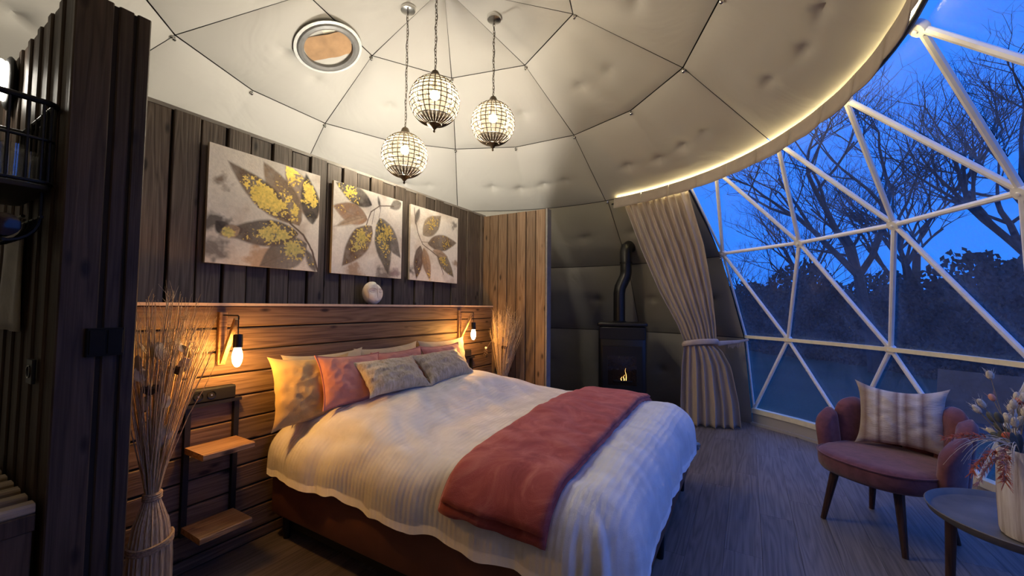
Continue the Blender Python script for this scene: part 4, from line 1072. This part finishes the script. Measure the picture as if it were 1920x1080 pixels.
for i in range(4):
    y_ = 2.03+.06*i; MB().tube([(.28+.075*math.cos(t), y_, 1.68+.085*math.sin(t)) for t in np.linspace(PI, 2*PI, 12)], .006, 6).build('hoop', M['black'], hb)
MB().tube([(.28,2.01,1.595),(.28,2.25,1.595)], .005, 6).build('bottom_wire', M['black'], hb)
MB().tube([(.205,2.01,1.68),(.205,2.25,1.68)], .005, 6).build('side_wire', M['black'], hb)
MB().tube([(.355,2.01,1.68),(.355,2.25,1.68)], .005, 6).build('side_wire', M['black'], hb)
for x_ in (.205,.355): MB().tube([(x_,2.03,1.68),(x_,2.03,1.77)], .005, 6).build('hanger', M['black'], hb)
bt = MB().lathe([(.02,0),(.036,.004),(.037,.03),(.037,.13),(.03,.16),(.014,.185),(.014,.23)], n=20).xf(Matrix.Translation((.28,2.02,1.645))@Matrix.Rotation(R(-90),4,'X')).build('bottle', plain('plum_glass', (.03,.012,.018), .15))
tag(bt, 'dark bottle lying in the wire hoops below the rack', 'bottle')
wl = thing('bulkhead_lamp', (.37, 2.70, 2.33), 'bright white oval bulkhead lamp on the left partition', 'wall lamp')
MB().ell((.362,2.70,2.325), (.022,.085,.115), 20, 12).build('housing', M['black'], wl)
MB().ell((.335,2.70,2.33), (.035,.060,.088), 20, 12).build('lens', emis('white_lamp_lens', (1,.93,.8), 45.), wl)
tw_ = thing('hanging_panel', (.375, 2.45, 1.29), 'pale grey cloth hanging flat on the left partition', 'towel')
rows = [[(.362-.006*math.sin(j*.9+i*.2), 2.30+.33*j/10, 1.29+.415*i/12) for j in range(11)] for i in range(13)]
MB().grid(rows, flip=True).build('cloth', fabric('grey_towel', (.50,.48,.43)), tw_).modifiers.new('thickness','SOLIDIFY').thickness = .01
MB().tube([(.358,2.28,1.712),(.358,2.65,1.712)], .006, 6).build('hanging_bar', M['black'], tw_)
sw = thing('switch_plate', (.497, 1.905, 1.26), 'black rectangular switch plate on the partition end', 'switch')
pl_ = MB().cbox(.449, 1.898, 1.217, .545, 1.914, 1.312, 2, .003).build('plate', plain('black_switch', (.010,.010,.010), .7, spec=.2), sw)
for x_ in (.455,.5): MB().cbox(x_, 1.895, 1.225, x_+.04, 1.9, 1.304, 2, .002).build('rocker', plain('black_rocker', (.010,.010,.010), .65, spec=.2), pl_)
sw2 = thing('socket_plate', (.37, 2.09, 1.17), 'small black socket on the side of the left partition', 'socket')
MB().cbox(.362, 2.055, 1.125, .372, 2.13, 1.205, 2, .003).build('plate', plain('black_socket', (.012,.012,.013), .4), sw2)
MB().tube([(.361, 2.092+.02*math.cos(t), 1.165+.02*math.sin(t)) for t in np.linspace(0,2*PI,17)[:-1]], .003, 5, closed=True).build('outlet_ring', M['blackgloss'], sw2)
bn = thing('slatted_bench', (.08, 2.2, 0), 'wooden bench with pale slats at the lower left edge', 'bench')
m_dw = wood('dark_bench_front', (.05,.03,.018), (.09,.055,.035), (.13,.08,.05), 2, vary=.15)
for i in range(7): MB().cbox(-.24, 1.945+.095*i, .735, .368, 1.945+.095*i+.05, .765, 0, .006).build('slat', M['slat'], bn)
for i in range(5): MB().cbox(-.24+.1216*i, 1.95, 0, -.24+.1216*i+.119, 1.975, .734, 2, .003).build('front_board', m_dw, bn)
MB().cbox(-.24, 1.943, .68, .368, 1.985, .735, 0, .004).build('front_rail', m_dw, bn)
MB().box(.345, 1.975, 0, .368, 2.6, .735).build('end_panel', m_dw, bn); MB().box(-.24, 1.975, 0, -.217, 2.6, .735).build('end_panel', m_dw, bn)

# ------------------------------------------------------------------ outside
gz = -.45
def lawn_mat():
    m, nt, b, _ = nodes('dusk_lawn'); tc = nn(nt, 'TexCoord'); n = nn(nt, 'TexNoise', Vector=tc.outputs['Object'], Scale=.6, Detail=6.); n2 = nn(nt, 'TexNoise', Vector=tc.outputs['Object'], Scale=30., Detail=3.)
    nt.links.new(ramp(nt, n.outputs['Fac'], [(.3, (.012,.030,.012)), (.7, (.030,.060,.022))]), b.inputs['Base Color']); b.inputs['Roughness'].default_value = .9; bump(nt, b, n2.outputs['Fac'], .6, .05); return m
rows = []
for j in range(33):
    row = []
    for i in range(33):
        X = -60+150*i/32; Y = -75+150*j/32; row.append((X, Y, gz+.15*nz(X*.1, Y*.1)-.1))
    rows.append(row)
tag(MB().grid(rows).build('lawn', lawn_mat()), 'dark green lawn outside the dome', 'ground', kind='structure')
dk = thing('deck', (DC[0], DC[1], gz), 'timber platform under the dome', 'deck', kind='structure')
MB().lathe([(4.35,-.42),(4.35,-.065)], (DC[0],DC[1],0), 48).build('platform', wood('deck_wood', (.06,.045,.035), (.1,.08,.06), (.14,.11,.09), 0), dk)
m_bark = plain('dark_bark', (.022,.018,.015), .9, 0, .3, 8); m_twig = plain('twigs', (.025,.019,.016), .9); m_leaf = plain('hedge_leaf', (.012,.020,.012), .9, 0, .4, 3)
def tree(x, y, h, label, seed, lean=0):
    rng = random.Random(seed); root = thing('bare_tree', (x, y, gz), label, 'tree', 'bare trees behind the lawn')
    tr = MB(); br = MB()
    def grow(p, d, L, r_, lev):
        pts = [p]; q = p.copy(); dd = d.copy()
        n = 4 if lev < 4 else 3
        for k in range(n):
            dd = (dd+Vector((rng.uniform(-1,1), rng.uniform(-1,1), rng.uniform(-.4,.7)))*.16).normalized(); q = q+dd*L/n; pts.append(q.copy())
        (tr if lev < 2 else br).tube(pts, [r_*(1-.45*k/n) for k in range(n+1)], 5 if lev < 3 else 3)
        if lev >= 6: return
        nb = (4 if lev < 2 else 3) if lev < 5 else 3
        for k in range(nb):
            i = rng.randint(max(1, n-2), n); ax_ = Vector((rng.uniform(-1,1), rng.uniform(-1,1), rng.uniform(-.25,.8))).normalized()
            nd = (dd*.75+ax_*.75).normalized(); grow(pts[i], nd, L*rng.uniform(.62,.80), r_*.52, lev+1)
    grow(Vector((x,y,gz-.1)), Vector((lean,0,1)).normalized(), h*.27, h*.014, 0)
    tr.build('trunk', m_bark, root); tag(br.build('branches', m_twig, root), kind='stuff')
def at(pxx, dist):
    a = YAW-math.atan((pxx-960)/F_PX); return dist*math.cos(a), dist*math.sin(a)
for (pxx, dist, h, lb_, sd) in ((1640,17,15,'bare fan-shaped tree outside, near the middle of the window',5),(1860,18,14,'bare tree outside, at the right end of the window',9),(1500,24,12,'bare tree outside, behind the second window column',13),(1400,32,9,'small far bare tree outside, beside the curtain',17),(1745,21,15,'bare tree outside, between the middle and right trees',23)):
    X, Y = at(pxx, dist); tree(X, Y, h, lb_, sd)
def bush_mesh(seed):
    rng = random.Random(seed); mb = MB()
    for i in range(5200):
        v = Vector((rng.gauss(0,1), rng.gauss(0,1), rng.gauss(0,1))).normalized()*(.55+.45*rng.random()**.5); v.z = abs(v.z); r_ = 1+.25*nz(v.x*2+seed, v.y*2, v.z*2)
        c = Vector((v.x*1.6*r_, v.y*1.2*r_, v.z*1.9*r_)); t = Vector((rng.uniform(-1,1), rng.uniform(-1,1), rng.uniform(-1,1))).normalized()*.065; s_ = t.orthogonal().normalized()*.045
        mb.add([c-t, c+s_, c+t, c-s_], [(0,1,2,3)])
    mb.ell((0,0,.3), (1.15,.85,1.2), 14, 8); return mb
bz = None; rng = random.Random(2)
for i, pxx in enumerate((1310,1345,1385,1420,1460,1505,1550,1600,1655,1715,1780,1860,1960,2080)):
    dist = 25-.6*i; X, Y = at(pxx, dist)
    if bz is None: bz = bush_mesh(3).build('hedge_bush', m_leaf); o = bz
    else: o = bz.copy(); col.objects.link(o); o.name = 'hedge_bush'
    s_ = rng.uniform(1.15,1.5); o.location = (X, Y, gz-.2); o.scale = (s_, s_, s_*rng.uniform(1.05,1.4)); o.rotation_euler = (0,0,rng.random()*6)
    tag(o, 'dark leafy bush in the hedge line beyond the lawn', 'bush', 'hedge bushes beyond the lawn')
oc = thing('garden_chair', (5.35, -1.80, gz), 'dark grey garden chair just outside the window', 'chair', rz=R(60))
m_gc = plain('dark_resin', (.03,.03,.034), .5, 0, .1)
def q8(name, a, b, c, d, th):
    a, b, c, d = map(Vector, (a, b, c, d)); n_ = (b-a).cross(d-a).normalized()*th; mb = MB().add([a,b,c,d,a+n_,b+n_,c+n_,d+n_], [(3,2,1,0),(4,5,6,7),(0,1,5,4),(1,2,6,5),(2,3,7,6),(3,0,4,7)]); return mb.build(name, m_gc, oc, local=True)
q8('backrest', (-.36,-.30,.75), (.36,-.30,.75), (.36,-.42,1.24), (-.36,-.42,1.24), .035)
q8('seat', (-.36,-.30,.72), (.36,-.30,.72), (.36,.34,.76), (-.36,.34,.76), .05)
for sx in (-.34,.34):
    for sy in (-.34,.3): MB().tube([(sx,sy,.45-.0),(sx,sy,.76)], .022, 8).build('leg', m_gc, oc, local=True)
    MB().box(sx-.03,-.36,.94,sx+.03,.3,.975).build('armrest', m_gc, oc, local=True)
